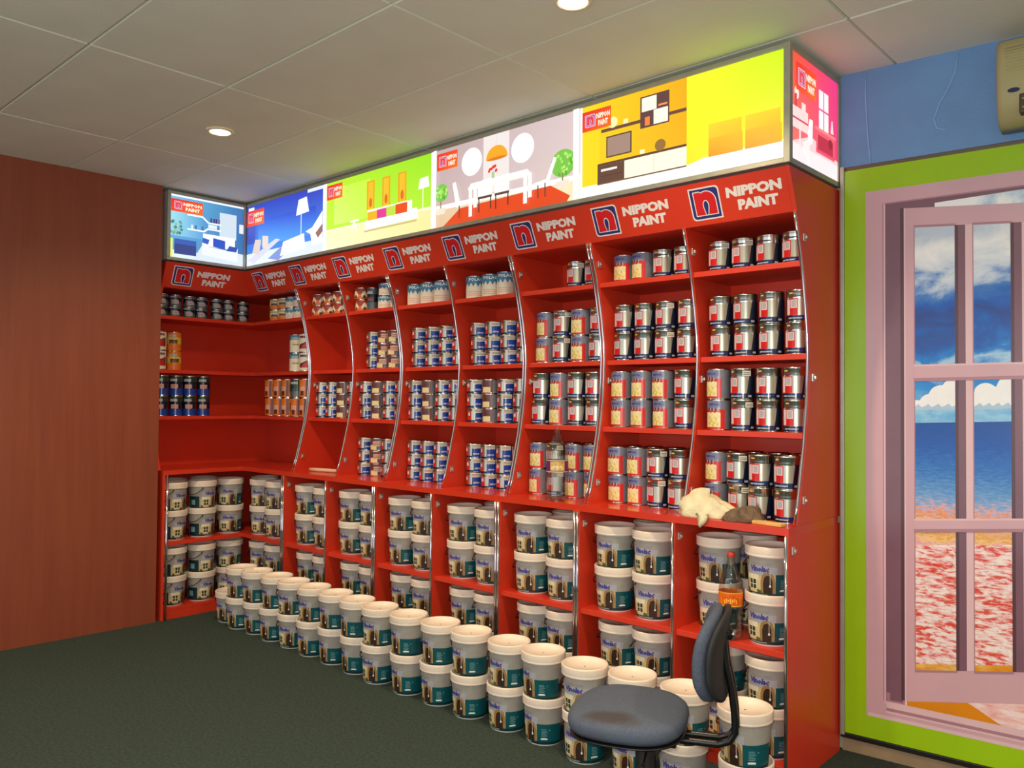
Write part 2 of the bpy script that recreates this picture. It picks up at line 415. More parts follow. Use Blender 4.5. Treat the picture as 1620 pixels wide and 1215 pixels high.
def fan(pts):
    """triangulated polygon (concave safe)"""
    from mathutils.geometry import tessellate_polygon
    return [tuple(t) for t in tessellate_polygon([[Vector((x, y, 0)) for x, y in pts]])]
EMBT = [fan(p) for p in EMB]
def put_emblem(b, fn, lay, mats_):
    for k, (p, tri) in enumerate(zip(EMB, EMBT)):
        b.add([fn(x, y, lay*(k+1)) for x, y in p], tri, mats_[k])
def put_text(b, s, fn, x0, x1, y0, y1, lay, m, bold=0.035, slant=0.0):
    vs_, fs = text_geo(s, bold, 2)
    b.add([fn(x0+(x1-x0)*x+slant*(y-0.5)*(y1-y0), y0+(y1-y0)*y, lay) for x, y in vs_], fs, m)

HSL = math.hypot(ZH1-ZH0, 0.076)
def hmain(x, s, d=0.0):      # x along run, s up the slope from 0..1, d outwards
    return (x, 0.078-0.076*s - d*(ZH1-ZH0)/HSL, ZH0+(ZH1-ZH0)*s - d*0.076/HSL)
def hret(y, s, d=0.0):
    return (-0.078+0.076*s + d*(ZH1-ZH0)/HSL, y, ZH0+(ZH1-ZH0)*s - d*0.076/HSL)
b = MB()
e = 0.078
vs_ = [(-e, e, ZH0), (LEN-TH-0.0005, e, ZH0), (LEN-TH-0.0005, 0.002, ZH1), (-0.002, 0.002, ZH1),
       (-e-0.016, e+0.016, ZH0), (LEN-TH-0.0005, e+0.016, ZH0), (LEN-TH-0.0005, 0.018, ZH1), (-0.018, 0.018, ZH1)]
b.add(vs_, [(0, 1, 2, 3), (7, 6, 5, 4), (0, 4, 5, 1), (1, 5, 6, 2), (2, 6, 7, 3), (3, 7, 4, 0)], RED)
hm = b.build('header_board'); tag(hm, 'long sloping red header board with eight blue emblems and white lettering', 'header board', 'red header boards')
b = MB()
vs_ = [(-e, -RET+TH+0.0005, ZH0), (-e, e, ZH0), (-0.002, 0.002, ZH1), (-0.002, -RET+TH+0.0005, ZH1),
       (-e-0.016, -RET+TH+0.0005, ZH0), (-e-0.016, e+0.016, ZH0), (-0.018, 0.018, ZH1), (-0.018, -RET+TH+0.0005, ZH1)]
b.add(vs_, [(0, 1, 2, 3), (7, 6, 5, 4), (0, 4, 5, 1), (1, 5, 6, 2), (2, 6, 7, 3), (3, 7, 4, 0)], RED)
hr = b.build('header_board'); tag(hr, 'short sloping red header board with one emblem beside the brown wall', 'header board', 'red header boards')
EM = [SIGNWHITE, SIGNBLUE, SIGNWHITE, SIGNRED, SIGNWHITE, SIGNBLUE]
def header_logo(parent, base, xa, w, flip=None):
    H = HSL
    ew = 0.145
    s0, s1 = 0.5-0.5*0.142/H, 0.5+0.5*0.142/H
    b = MB(); put_emblem(b, lambda x, y, d: base(xa+x*ew, s0+(s1-s0)*y, d), 0.0006, EM); b.build('emblem', parent)
    tx = xa+ew+0.03
    b = MB(); put_text(b, 'NIPPON', lambda x, y, d: base(x, y, d), tx, tx+0.245, 0.53, 0.77, 0.001, SIGNWHITE, 0.06, 0.008)
    put_text(b, 'PAINT', lambda x, y, d: base(x, y, d), tx+0.045, tx+0.222, 0.22, 0.46, 0.001, SIGNWHITE, 0.06, 0.008)
    b.build('lettering', parent)
for xa in (0.07, 0.56, 1.065, 1.59, 2.12, 2.645, 3.17, 3.697): header_logo(hm, hmain, xa, 1)
header_logo(hr, hret, -0.525, 1)

# ------------------------------------------------------------------ light boxes
PRINT = bpy.data.materials.new('backlit_print'); PRINT.use_nodes = True
nt = PRINT.node_tree; pb = nt.nodes['Principled BSDF']; pb.inputs['Roughness'].default_value = 0.4; pb.inputs['Base Color'].default_value = (0.02, 0.02, 0.02, 1)
at = nt.nodes.new('ShaderNodeAttribute'); at.attribute_name = 'print'
nt.links.new(at.outputs['Color'], pb.inputs['Emission Color']); pb.inputs['Emission Strength'].default_value = POSTER_STRENGTH

class Print(MB):
    """flat picture: u,v in 0..1 on a plane, painted in layers with point colours"""
    def __init__(s, fn, m=PRINT): super().__init__(); s.fn = fn; s.pm = m; s.lay = 0; s.usecol = True
    def nxt(s): s.lay += 1; return s.lay*0.00012
    def grid(s, u0, v0, u1, v1, c00, c10, c01, c11, n=8):
        d = s.nxt(); vs_ = []; cs = []; fs = []
        c = [rgb(q) for q in (c00, c10, c01, c11)]
        for j in range(n+1):
            for i in range(n+1):
                a, b_ = i/n, j/n; vs_.append(s.fn(u0+(u1-u0)*a, v0+(v1-v0)*b_, d))
                cs.append(tuple((c[0][k]*(1-a)+c[1][k]*a)*(1-b_)+(c[2][k]*(1-a)+c[3][k]*a)*b_ for k in range(4)))
        for j in range(n):
            for i in range(n): q = j*(n+1)+i; fs.append((q, q+1, q+n+2, q+n+1))
        s.add(vs_, fs, s.pm, False, cs)
    def poly(s, pts, c):
        d = s.nxt(); s.add([s.fn(u, v, d) for u, v in pts], fan(pts) if len(pts) > 4 else [tuple(range(len(pts)))], s.pm, False, [rgb(c)]*len(pts))
    def rect(s, u0, v0, u1, v1, c): s.poly([(u0, v0), (u1, v0), (u1, v1), (u0, v1)], c)
    def disc(s, u, v, ru, rv, c, n=20, a0=0, a1=360):
        s.poly([(u+ru*math.cos(R(a0+(a1-a0)*k/n)), v+rv*math.sin(R(a0+(a1-a0)*k/n))) for k in range(n + (0 if a1-a0 >= 360 else 1))], c)
    def txt(s, t, u0, u1, v0, v1, c, bold=0.03, slant=0.0):
        d = s.nxt(); vs_, fs = text_geo(t, bold, 1)
        s.add([s.fn(u0+(u1-u0)*x+slant*(y-0.5), v0+(v1-v0)*y, d) for x, y in vs_], fs, s.pm, False, [rgb(c)]*len(vs_))
    def logo(s, u0, v0, w, h, asp):
        """orange tag with the small emblem and lettering; asp = plane width / height"""
        s.grid(u0, v0, u0+w, v0+h, (240, 60, 20), (250, 110, 20), (225, 40, 30), (240, 70, 20), 2)
        eh = h*0.62; ew = eh/asp; ex = u0+w*0.1; ey = v0+h*0.2
        cols = [(235, 225, 245), (190, 70, 140), (240, 215, 235), (225, 60, 70), (240, 215, 235), (190, 70, 140)]
        for p, tri, c in zip(EMB, EMBT, cols):
            d = s.nxt(); s.add([s.fn(ex+x*ew, ey+y*eh, d) for x, y in p], tri, s.pm, False, [rgb(c)]*len(p))
        tx = ex+ew+w*0.04
        s.txt('NIPPON', tx, u0+w*0.96, v0+h*0.52, v0+h*0.80, (255, 240, 215), 0.045)
        s.txt('PAINT', tx+w*0.07, u0+w*0.9, v0+h*0.16, v0+h*0.44, (255, 240, 215), 0.045)

FR = 0.022
def plane_main(xa, xb):
    return lambda u, v, d: (xa+(xb-xa)*u, -0.0005-d, ZLB+FR+(ZTOP-ZLB-2*FR)*v)
def plane_ret(ya, yb):
    return lambda u, v, d: (0.0005+d, ya+(yb-ya)*u, ZLB+FR+(ZTOP-ZLB-2*FR)*v)
def plane_end(ya, yb):
    return lambda u, v, d: (LEN+0.0005+d, ya+(yb-ya)*u, ZLB+FR+(ZTOP-ZLB-2*FR)*v)

lb = empty('light_box', (LEN/2, 0.26, ZLB)); tag(lb, 'long illuminated light box with four room posters and a pink end poster', 'light box', 'illuminated light boxes')
LBP = []
mlb = mat('light_box_body', (205, 200, 190), 0.6)
b = MB(); b.box(0.012, LEN-0.012, 0.012, DEP, ZLB+0.004, ZTOP-0.004, mlb); LBP.append(b.build('housing', lb))
def frame_bar(parent, x0, x1, y0, y1, z0, z1, lst):
    b = MB(); b.bbox(x0, x1, y0, y1, z0, z1, ALU, 0.003); o = b.build('frame_bar', parent); lst.append(o); return o
frame_bar(lb, 0.02, LEN, -0.006, 0.016, ZTOP-FR, ZTOP, LBP); frame_bar(lb, 0.02, LEN, -0.006, 0.016, ZLB, ZLB+FR, LBP)
frame_bar(lb, LEN-0.02, LEN+0.008, -0.008, 0.02, ZLB-0.001, ZTOP+0.001, LBP)
frame_bar(lb, LEN-0.016, LEN+0.006, 0.02, DEP, ZTOP-FR, ZTOP, LBP); frame_bar(lb, LEN-0.016, LEN+0.006, 0.02, DEP, ZLB, ZLB+FR, LBP)
frame_bar(lb, LEN-0.016, LEN+0.006, DEP-0.02, DEP, ZLB+FR, ZTOP-FR, LBP)
lr = empty('light_box', (-0.26, -RET/2, ZLB)); tag(lr, 'short illuminated light box with blue living room poster at left', 'light box', 'illuminated light boxes')
LRP = []
b = MB(); b.box(-DEP, -0.012, -RET, 0.0, ZLB+0.004, ZTOP-0.004, mlb); LRP.append(b.build('housing', lr))
frame_bar(lr, -0.016, 0.006, -RET, -0.02, ZTOP-FR, ZTOP, LRP); frame_bar(lr, -0.016, 0.006, -RET, -0.02, ZLB, ZLB+FR, LRP)
frame_bar(lr, -0.016, 0.008, -RET-0.002, -RET+0.022, ZLB+FR, ZTOP-FR, LRP)
frame_bar(lr, -0.012, 0.014, -0.02, 0.0, ZLB, ZTOP, LRP)
SPL = [0.022, 1.0, 2.075, 3.12, LEN-0.022]
WHT = (255, 255, 255)
# 1 blue lounge
P = Print(plane_main(SPL[0], SPL[1])); A = 0.978/0.437
P.grid(0, 0, 1, 1, (70, 140, 235), (80, 150, 240), (40, 70, 200), (50, 60, 190))
P.grid(0.16, 0.3, 0.9, 0.72, (90, 170, 250), (70, 150, 245), (50, 95, 220), (48, 70, 205))
P.rect(0, 0.0, 1, 0.2, (225, 235, 250)); P.rect(0.02, 0.86, 0.1, 0.97, (235, 240, 245))
P.rect(0.0, 0.36, 0.12, 0.66, (60, 80, 190))
P.poly([(0.02, 0.1), (0.4, 0.36), (0.46, 0.33), (0.1, 0.02)], (215, 215, 235)); P.poly([(0.08, 0.2), (0.12, 0.42), (0.2, 0.4), (0.18, 0.16)], (225, 205, 195))
P.poly([(0.22, 0.26), (0.22, 0.46), (0.3, 0.43), (0.3, 0.22)], (230, 215, 205)); P.poly([(0.3, 0.06), (0.46, 0.2), (0.58, 0.14), (0.44, 0.0)], (130, 150, 215))
P.poly([(0.46, 0.06), (0.5, 0.28), (0.76, 0.34), (0.78, 0.1)], (250, 248, 245)); P.rect(0.72, 0.3, 0.728, 0.66, (240, 245, 250))
P.poly([(0.66, 0.64), (0.82, 0.66), (0.79, 0.9), (0.69, 0.88)], (250, 250, 250))
P.poly([(0.78, 0.36), (0.86, 0.4), (0.98, 0.62), (0.98, 0.14), (0.86, 0.12), (0.84, 0.3)], (250, 248, 246)); P.poly([(0.9, 0.3), (0.98, 0.42), (0.98, 0.3), (0.93, 0.22)], (150, 110, 100))
P.rect(0.8, 0.95, 0.99, 1.0, (225, 235, 245)); P.rect(0.985, 0, 1, 1, WHT)
P.logo(0.0, 0.66, 0.24, 0.26, A); LBP.append(P.build('poster', lb)); LBP[-1]['label'] = 'poster of a blue lounge with lamp'
# 2 lime room
P = Print(plane_main(SPL[1], SPL[2])); A = 1.075/0.437
P.grid(0, 0, 1, 1, (200, 245, 60), (190, 240, 60), (190, 235, 50), (150, 225, 30)); P.grid(0.1, 0.35, 0.45, 0.9, (220, 252, 120), (205, 245, 80), (205, 245, 90), (195, 240, 60), 3)
P.grid(0, 0, 1, 0.27, (250, 250, 205), (240, 230, 150), (245, 245, 190), (238, 232, 165), 3)
P.rect(0, 0.27, 1, 0.3, (250, 252, 220))
for u in (0.42, 0.56, 0.70):
    P.rect(u, 0.46, u+0.07, 0.86, (235, 160, 25)); P.rect(u+0.012, 0.46, u+0.058, 0.84, (250, 190, 40)); P.disc(u+0.035, 0.55, 0.014, 0.07, (215, 110, 30), 10)
P.poly([(0.40, 0.17), (0.42, 0.31), (0.86, 0.33), (0.87, 0.19)], (252, 252, 245)); P.poly([(0.43, 0.3), (0.43, 0.45), (0.82, 0.45), (0.82, 0.31)], (250, 250, 235))
P.rect(0.43, 0.30, 0.515, 0.42, (245, 180, 30)); P.rect(0.515, 0.30, 0.60, 0.425, (225, 60, 150)); P.rect(0.60, 0.30, 0.68, 0.43, (190, 225, 70)); P.rect(0.68, 0.30, 0.78, 0.435, (230, 80, 20))
P.rect(0.40, 0.145, 0.86, 0.17, (205, 190, 120)); P.rect(0.905, 0.28, 0.912, 0.58, (250, 252, 220)); P.poly([(0.87, 0.56), (0.96, 0.57), (0.95, 0.71), (0.885, 0.7)], (255, 255, 240))
P.poly([(0.27, 0.18), (0.3, 0.36), (0.31, 0.36), (0.33, 0.18), (0.32, 0.18), (0.305, 0.3), (0.285, 0.18)], (250, 252, 235)); P.rect(0.265, 0.33, 0.35, 0.36, (252, 252, 240))
P.rect(0, 0, 0.025, 1, WHT); P.rect(0.975, 0, 1, 1, WHT)
P.logo(0.03, 0.74, 0.155, 0.22, A); LBP.append(P.build('poster', lb)); LBP[-1]['label'] = 'poster of a lime green room with white bench'
# 3 dining room
P = Print(plane_main(SPL[2], SPL[3])); A = 1.045/0.437
P.grid(0, 0, 1, 1, (205, 180, 178), (225, 205, 200), (188, 165, 165), (215, 195, 195)); P.rect(0.37, 0.3, 0.55, 1, (236, 226, 222))
P.grid(0, 0, 1, 0.24, (225, 190, 150), (250, 235, 190), (225, 195, 160), (245, 225, 180), 3); P.rect(0, 0.22, 1, 0.28, (252, 248, 244))
P.poly([(0.07, 0.0), (0.2, 0.19), (0.82, 0.22), (0.94, 0.06), (0.92, 0.0)], (225, 70, 20))
for u in (0.285, 0.64):
    P.disc(u, 0.74, 0.075, 0.175, (255, 255, 255), 28); P.disc(u, 0.74, 0.064, 0.15, (240, 238, 240), 28); P.disc(u, 0.74, 0.06, 0.14, (255, 255, 255), 28)
P.disc(0.465, 0.70, 0.075, 0.16, (250, 165, 30), 16, 0, 180); P.disc(0.465, 0.70, 0.07, 0.02, (220, 120, 20), 16); P.rect(0.463, 0.86, 0.467, 1, (220, 215, 210))
for u, rr in ((0.055, 0.055), (0.9, 0.075)):
    P.disc(u, 0.44, rr, rr*2.1, (120, 195, 70), 24)
    for k in range(26):
        a = random.uniform(0, 6.28); q = math.sqrt(random.random())*0.85; P.disc(u+rr*q*math.cos(a), 0.44+rr*2.1*q*math.sin(a), 0.008, 0.02, random.choice([(165, 225, 100), (90, 170, 50), (185, 235, 120)]), 7)
    P.poly([(u-0.04, 0.24), (u+0.04, 0.24), (u+0.03, 0.16), (u-0.03, 0.16)], (240, 225, 205)); P.rect(u-0.004, 0.24, u+0.004, 0.33, (150, 120, 80))
def chair_print(u, s, back):
    P.poly([(u, 0.24), (u+0.1*s, 0.25), (u+0.1*s, 0.29), (u, 0.28)], (255, 250, 245))
for u in (0.34, 0.46): P.poly([(u, 0.26), (u+0.1, 0.28), (u+0.1, 0.48), (u, 0.46)], (252, 246, 240)); P.rect(u+0.004, 0.08, u+0.012, 0.26, (70, 45, 40)); P.rect(u+0.088, 0.1, u+0.096, 0.27, (70, 45, 40)); P.rect(u, 0.24, u+0.1, 0.27, (90, 60, 50))
P.poly([(0.72, 0.24), (0.82, 0.27), (0.865, 0.52), (0.845, 0.53), (0.8, 0.3), (0.72, 0.28)], (255, 250, 245)); P.rect(0.745, 0.1, 0.752, 0.25, (90, 60, 50)); P.rect(0.79, 0.1, 0.797, 0.26, (90, 60, 50))
P.poly([(0.15, 0.52), (0.175, 0.53), (0.21, 0.26), (0.27, 0.27), (0.27, 0.22), (0.18, 0.2)], (255, 250, 245)); P.rect(0.2, 0.06, 0.207, 0.22, (90, 60, 50))
P.poly([(0.27, 0.4), (0.29, 0.46), (0.68, 0.47), (0.7, 0.42)], (255, 252, 250)); P.rect(0.27, 0.38, 0.7, 0.42, (248, 240, 235))
for u, v in ((0.275, 0.05), (0.655, 0.07), (0.31, 0.15), (0.685, 0.13)): P.rect(u, v, u+0.025, 0.42, (250, 243, 238))
P.rect(0.44, 0.46, 0.46, 0.54, (170, 200, 150)); 
for k in range(9): P.disc(0.45+random.uniform(-0.03, 0.03), 0.57+random.uniform(-0.03, 0.04), 0.009, 0.02, (225, 60, 40), 8)
P.rect(0, 0, 0.025, 1, WHT); P.rect(0.965, 0, 1, 1, WHT)
P.logo(0.03, 0.72, 0.16, 0.22, A); LBP.append(P.build('poster', lb)); LBP[-1]['label'] = 'poster of a mauve dining room with orange lamp'
# 4 yellow room
P = Print(plane_main(SPL[3], SPL[4])); A = 1.018/0.437
P.grid(0, 0, 0.58, 1, (248, 205, 30), (240, 180, 10), (250, 215, 20), (238, 170, 10)); P.rect(0, 0.1, 0.11, 0.75, (250, 215, 20))
P.grid(0.57, 0, 1, 1, (250, 225, 20), (255, 250, 60), (250, 255, 40), (205, 255, 20))
P.rect(0, 0.0, 1, 0.12, (252, 252, 240)); P.poly([(0.58, 0.12), (1, 0.12), (1, 0.17), (0.66, 0.16)], (252, 252, 240))
P.rect(0.1, 0.12, 0.57, 0.32, (250, 246, 220)); P.rect(0.1, 0.12, 0.25, 0.31, (100, 65, 50)); P.rect(0.12, 0.245, 0.21, 0.27, (240, 235, 225)); P.rect(0.12, 0.19, 0.24, 0.195, (60, 40, 35)); P.rect(0.1, 0.31, 0.57, 0.335, (95, 60, 45)); P.rect(0.1, 0.105, 0.57, 0.12, (120, 85, 60)); P.rect(0.405, 0.12, 0.408, 0.31, (215, 205, 180))
P.rect(0.12, 0.665, 0.57, 0.70, (105, 68, 55)); P.rect(0.335, 0.60, 0.485, 0.93, (95, 60, 60)); P.rect(0.343, 0.77, 0.42, 0.915, (250, 246, 225)); P.rect(0.405, 0.615, 0.478, 0.765, (250, 246, 225)); P.rect(0.36, 0.62, 0.385, 0.71, (240, 130, 60)); P.rect(0.43, 0.79, 0.475, 0.81, (240, 150, 80))
P.rect(0.15, 0.38, 0.29, 0.61, (90, 65, 50)); P.rect(0.157, 0.395, 0.283, 0.595, (165, 135, 120)); P.disc(0.44, 0.385, 0.028, 0.06, (150, 110, 50), 16); P.disc(0.187, 0.75, 0.026, 0.06, (248, 240, 170), 18); P.rect(0.245, 0.7, 0.27, 0.75, (245, 235, 180))
P.rect(0.335, 0.335, 0.36, 0.38, (250, 245, 190))
for u in (0.675, 0.84): P.grid(u, 0.15, u+0.155, 0.33, (245, 150, 15), (250, 170, 20), (252, 185, 30), (252, 190, 30), 2); P.grid(u, 0.33, u+0.15, 0.47, (252, 200, 40), (252, 190, 30), (252, 215, 45), (252, 210, 40), 2)
P.rect(0, 0, 0.012, 1, WHT); P.logo(0.012, 0.72, 0.165, 0.22, A); LBP.append(P.build('poster', lb)); LBP[-1]['label'] = 'poster of a yellow room with brown shelves'
# end poster, pink room
P = Print(plane_end(0.022, DEP-0.022)); A = 0.481/0.437
P.grid(0, 0, 1, 1, (255, 120, 110), (230, 60, 110), (245, 80, 25), (232, 50, 130)); P.rect(0, 0, 1, 0.17, (255, 232, 232)); P.poly([(0, 0.16), (0.4, 0.3), (1, 0.2), (1, 0.16)], (255, 205, 205))
P.rect(0.56, 0.42, 0.79, 0.82, (225, 90, 130))
for u, v in ((0.57, 0.63), (0.685, 0.63), (0.57, 0.43), (0.685, 0.43)): P.rect(u, v, u+0.095, v+0.18, (255, 240, 238))
P.poly([(0.83, 0.45), (0.9, 0.45), (0.875, 0.58), (0.855, 0.58)], (255, 215, 215)); P.disc(0.1, 0.63, 0.045, 0.06, (255, 225, 215), 16)
P.rect(0.0, 0.3, 0.33, 0.5, (255, 215, 210)); P.rect(0.2, 0.5, 0.28, 0.57, (255, 220, 215)); P.rect(0.06, 0.5, 0.1, 0.62, (200, 60, 70)); P.rect(0, 0.38, 0.33, 0.40, (215, 80, 90)); P.rect(0.15, 0.12, 0.18, 0.38, (255, 220, 220))
P.poly([(0.32, 0.3), (0.36, 0.46), (0.43, 0.46), (0.42, 0.24), (0.36, 0.2)], (255, 250, 248)); P.poly([(0.22, 0.2), (0.34, 0.26), (0.38, 0.1), (0.36, 0.0), (0.32, 0.1), (0.26, 0.12)], (255, 235, 232))
P.rect(0.5, 0.18, 0.92, 0.42, (240, 90, 105)); P.rect(0.54, 0.22, 0.88, 0.36, (190, 40, 60)); P.rect(0.48, 0.40, 0.94, 0.43, (250, 130, 130)); P.rect(0.5, 0.2, 0.92, 0.22, (225, 70, 100)); P.disc(0.82, 0.33, 0.05, 0.05, (150, 30, 40), 12)
P.logo(0.08, 0.66, 0.42, 0.26, A); LBP.append(P.build('poster', lb)); LBP[-1]['label'] = 'poster of a pink room on the box end'
# return poster, light blue room
P = Print(plane_ret(-RET+0.022, -0.02)); A = 0.545/0.437
P.grid(0, 0, 1, 1, (90, 160, 215), (60, 110, 170), (110, 190, 225), (50, 110, 175)); P.grid(0, 0.35, 0.45, 0.8, (150, 215, 235), (90, 160, 215), (160, 225, 235), (80, 150, 205), 4)
P.rect(0, 0, 1, 0.12, (220, 235, 245)); P.poly([(0.3, 0.0), (0.42, 0.25), (1, 0.2), (1, 0)], (215, 228, 240)); P.rect(0, 0.97, 1, 1, (235, 245, 250)); P.rect(0.66, 0.42, 0.9, 0.84, (205, 220, 232)); P.rect(0.94, 0.55, 1, 0.7, (225, 230, 235))
P.poly([(0.22, 0.70), (0.42, 0.70), (0.5, 0.62), (0.68, 0.62), (0.68, 0.645), (0.51, 0.645), (0.43, 0.725), (0.22, 0.725)], (245, 248, 250)); P.poly([(0.22, 0.47), (0.45, 0.47), (0.5, 0.52), (0.68, 0.52), (0.68, 0.545), (0.49, 0.545), (0.44, 0.495), (0.22, 0.495)], (245, 248, 250))
for u in (0.27, 0.32, 0.36, 0.41): P.rect(u, 0.495, u+0.025, 0.56, random.choice([(60, 110, 160), (230, 235, 240), (120, 170, 210)]))
for u in (0.53, 0.57, 0.6, 0.64): P.rect(u, 0.645, u+0.022, 0.72, random.choice([(70, 50, 110), (120, 80, 130), (235, 240, 245)]))
P.rect(0.5, 0.55, 0.62, 0.61, (225, 235, 240)); P.rect(0.3, 0.725, 0.4, 0.78, (210, 225, 235))
P.poly([(0.42, 0.1), (0.42, 0.32), (0.46, 0.32), (0.48, 0.25), (0.86, 0.22), (0.88, 0.3), (0.92, 0.3), (0.92, 0.06)], (235, 238, 245)); P.rect(0.43, 0.25, 0.88, 0.45, (240, 244, 250)); P.poly([(0.57, 0.26), (0.57, 0.40), (0.74, 0.38), (0.74, 0.24)], (40, 80, 190)); P.poly([(0.42, 0.3), (0.43, 0.38), (0.52, 0.36), (0.5, 0.28)], (50, 90, 190)); P.poly([(0.76, 0.22), (0.8, 0.31), (0.92, 0.3), (0.9, 0.22)], (40, 75, 170))
P.rect(0.05, 0.06, 0.34, 0.26, (50, 65, 130)); P.rect(0.05, 0.22, 0.34, 0.3, (55, 90, 175)); P.rect(0.0, 0.0, 0.03, 0.3, (235, 245, 90))
for k in range(22): P.disc(0.07+random.uniform(-0.07, 0.07), 0.48+random.uniform(-0.12, 0.1), 0.02, 0.025, random.choice([(110, 165, 150), (70, 130, 120), (140, 190, 170)]), 6)
P.logo(0.0, 0.73, 0.42, 0.2, A); LRP.append(P.build('poster', lr)); LRP[-1]['label'] = 'poster of a light blue living room'
for o in LBP: o.location = -Vector(lb.location)
for o in LRP: o.location = -Vector(lr.location)

# ------------------------------------------------------------------ pails
PR = lambda z: 0.0815+(0.0925-0.0815)*min(max(z, 0), 0.165)/0.165
PW = mat('pail_white', (242, 234, 222), 0.32, var=0.015)
PLID = mat('pail_lid', (244, 226, 208), 0.38, var=0.02)
LG = mat('label_silver', (162, 157, 150), 0.35, var=0.05, scale=30)
LGL = mat('label_pale_grey', (172, 172, 180), 0.35, var=0.04, scale=30)
LTEAL = mat('label_teal', (14, 84, 92), 0.32, var=0.1, scale=30)
LNAVY = mat('label_dark_teal', (14, 50, 56), 0.32, var=0.1)
LCREAM = mat('label_house_cream', (214, 190, 138), 0.35, var=0.12, scale=45)
LPALE = mat('label_house_pale', (236, 222, 190), 0.35, var=0.06, scale=40)
LARCH = mat('label_arch_stone', (158, 122, 78), 0.35, var=0.15, scale=50)
LDOOR = mat('label_door_brown', (58, 38, 26), 0.35, var=0.2, scale=50)
LGLASS = mat('label_window_dark', (52, 66, 50), 0.3, var=0.2, scale=60)
LBUSH = mat('label_shrub_green', (86, 92, 40), 0.4, var=0.3, scale=90)
LPURP = mat('label_purple', (72, 64, 150), 0.35, var=0.05)
LMAUVE = mat('label_mauve', (150, 130, 160), 0.35, var=0.05)
LWHITE = mat('label_white', (236, 234, 226), 0.35, var=0.02)
LTXT = mat('label_text_light', (120, 165, 170), 0.35, var=0.02)
WIRE = mat('handle_plastic', (70, 30, 34), 0.4, var=0.1)
PITCH = 0.1925

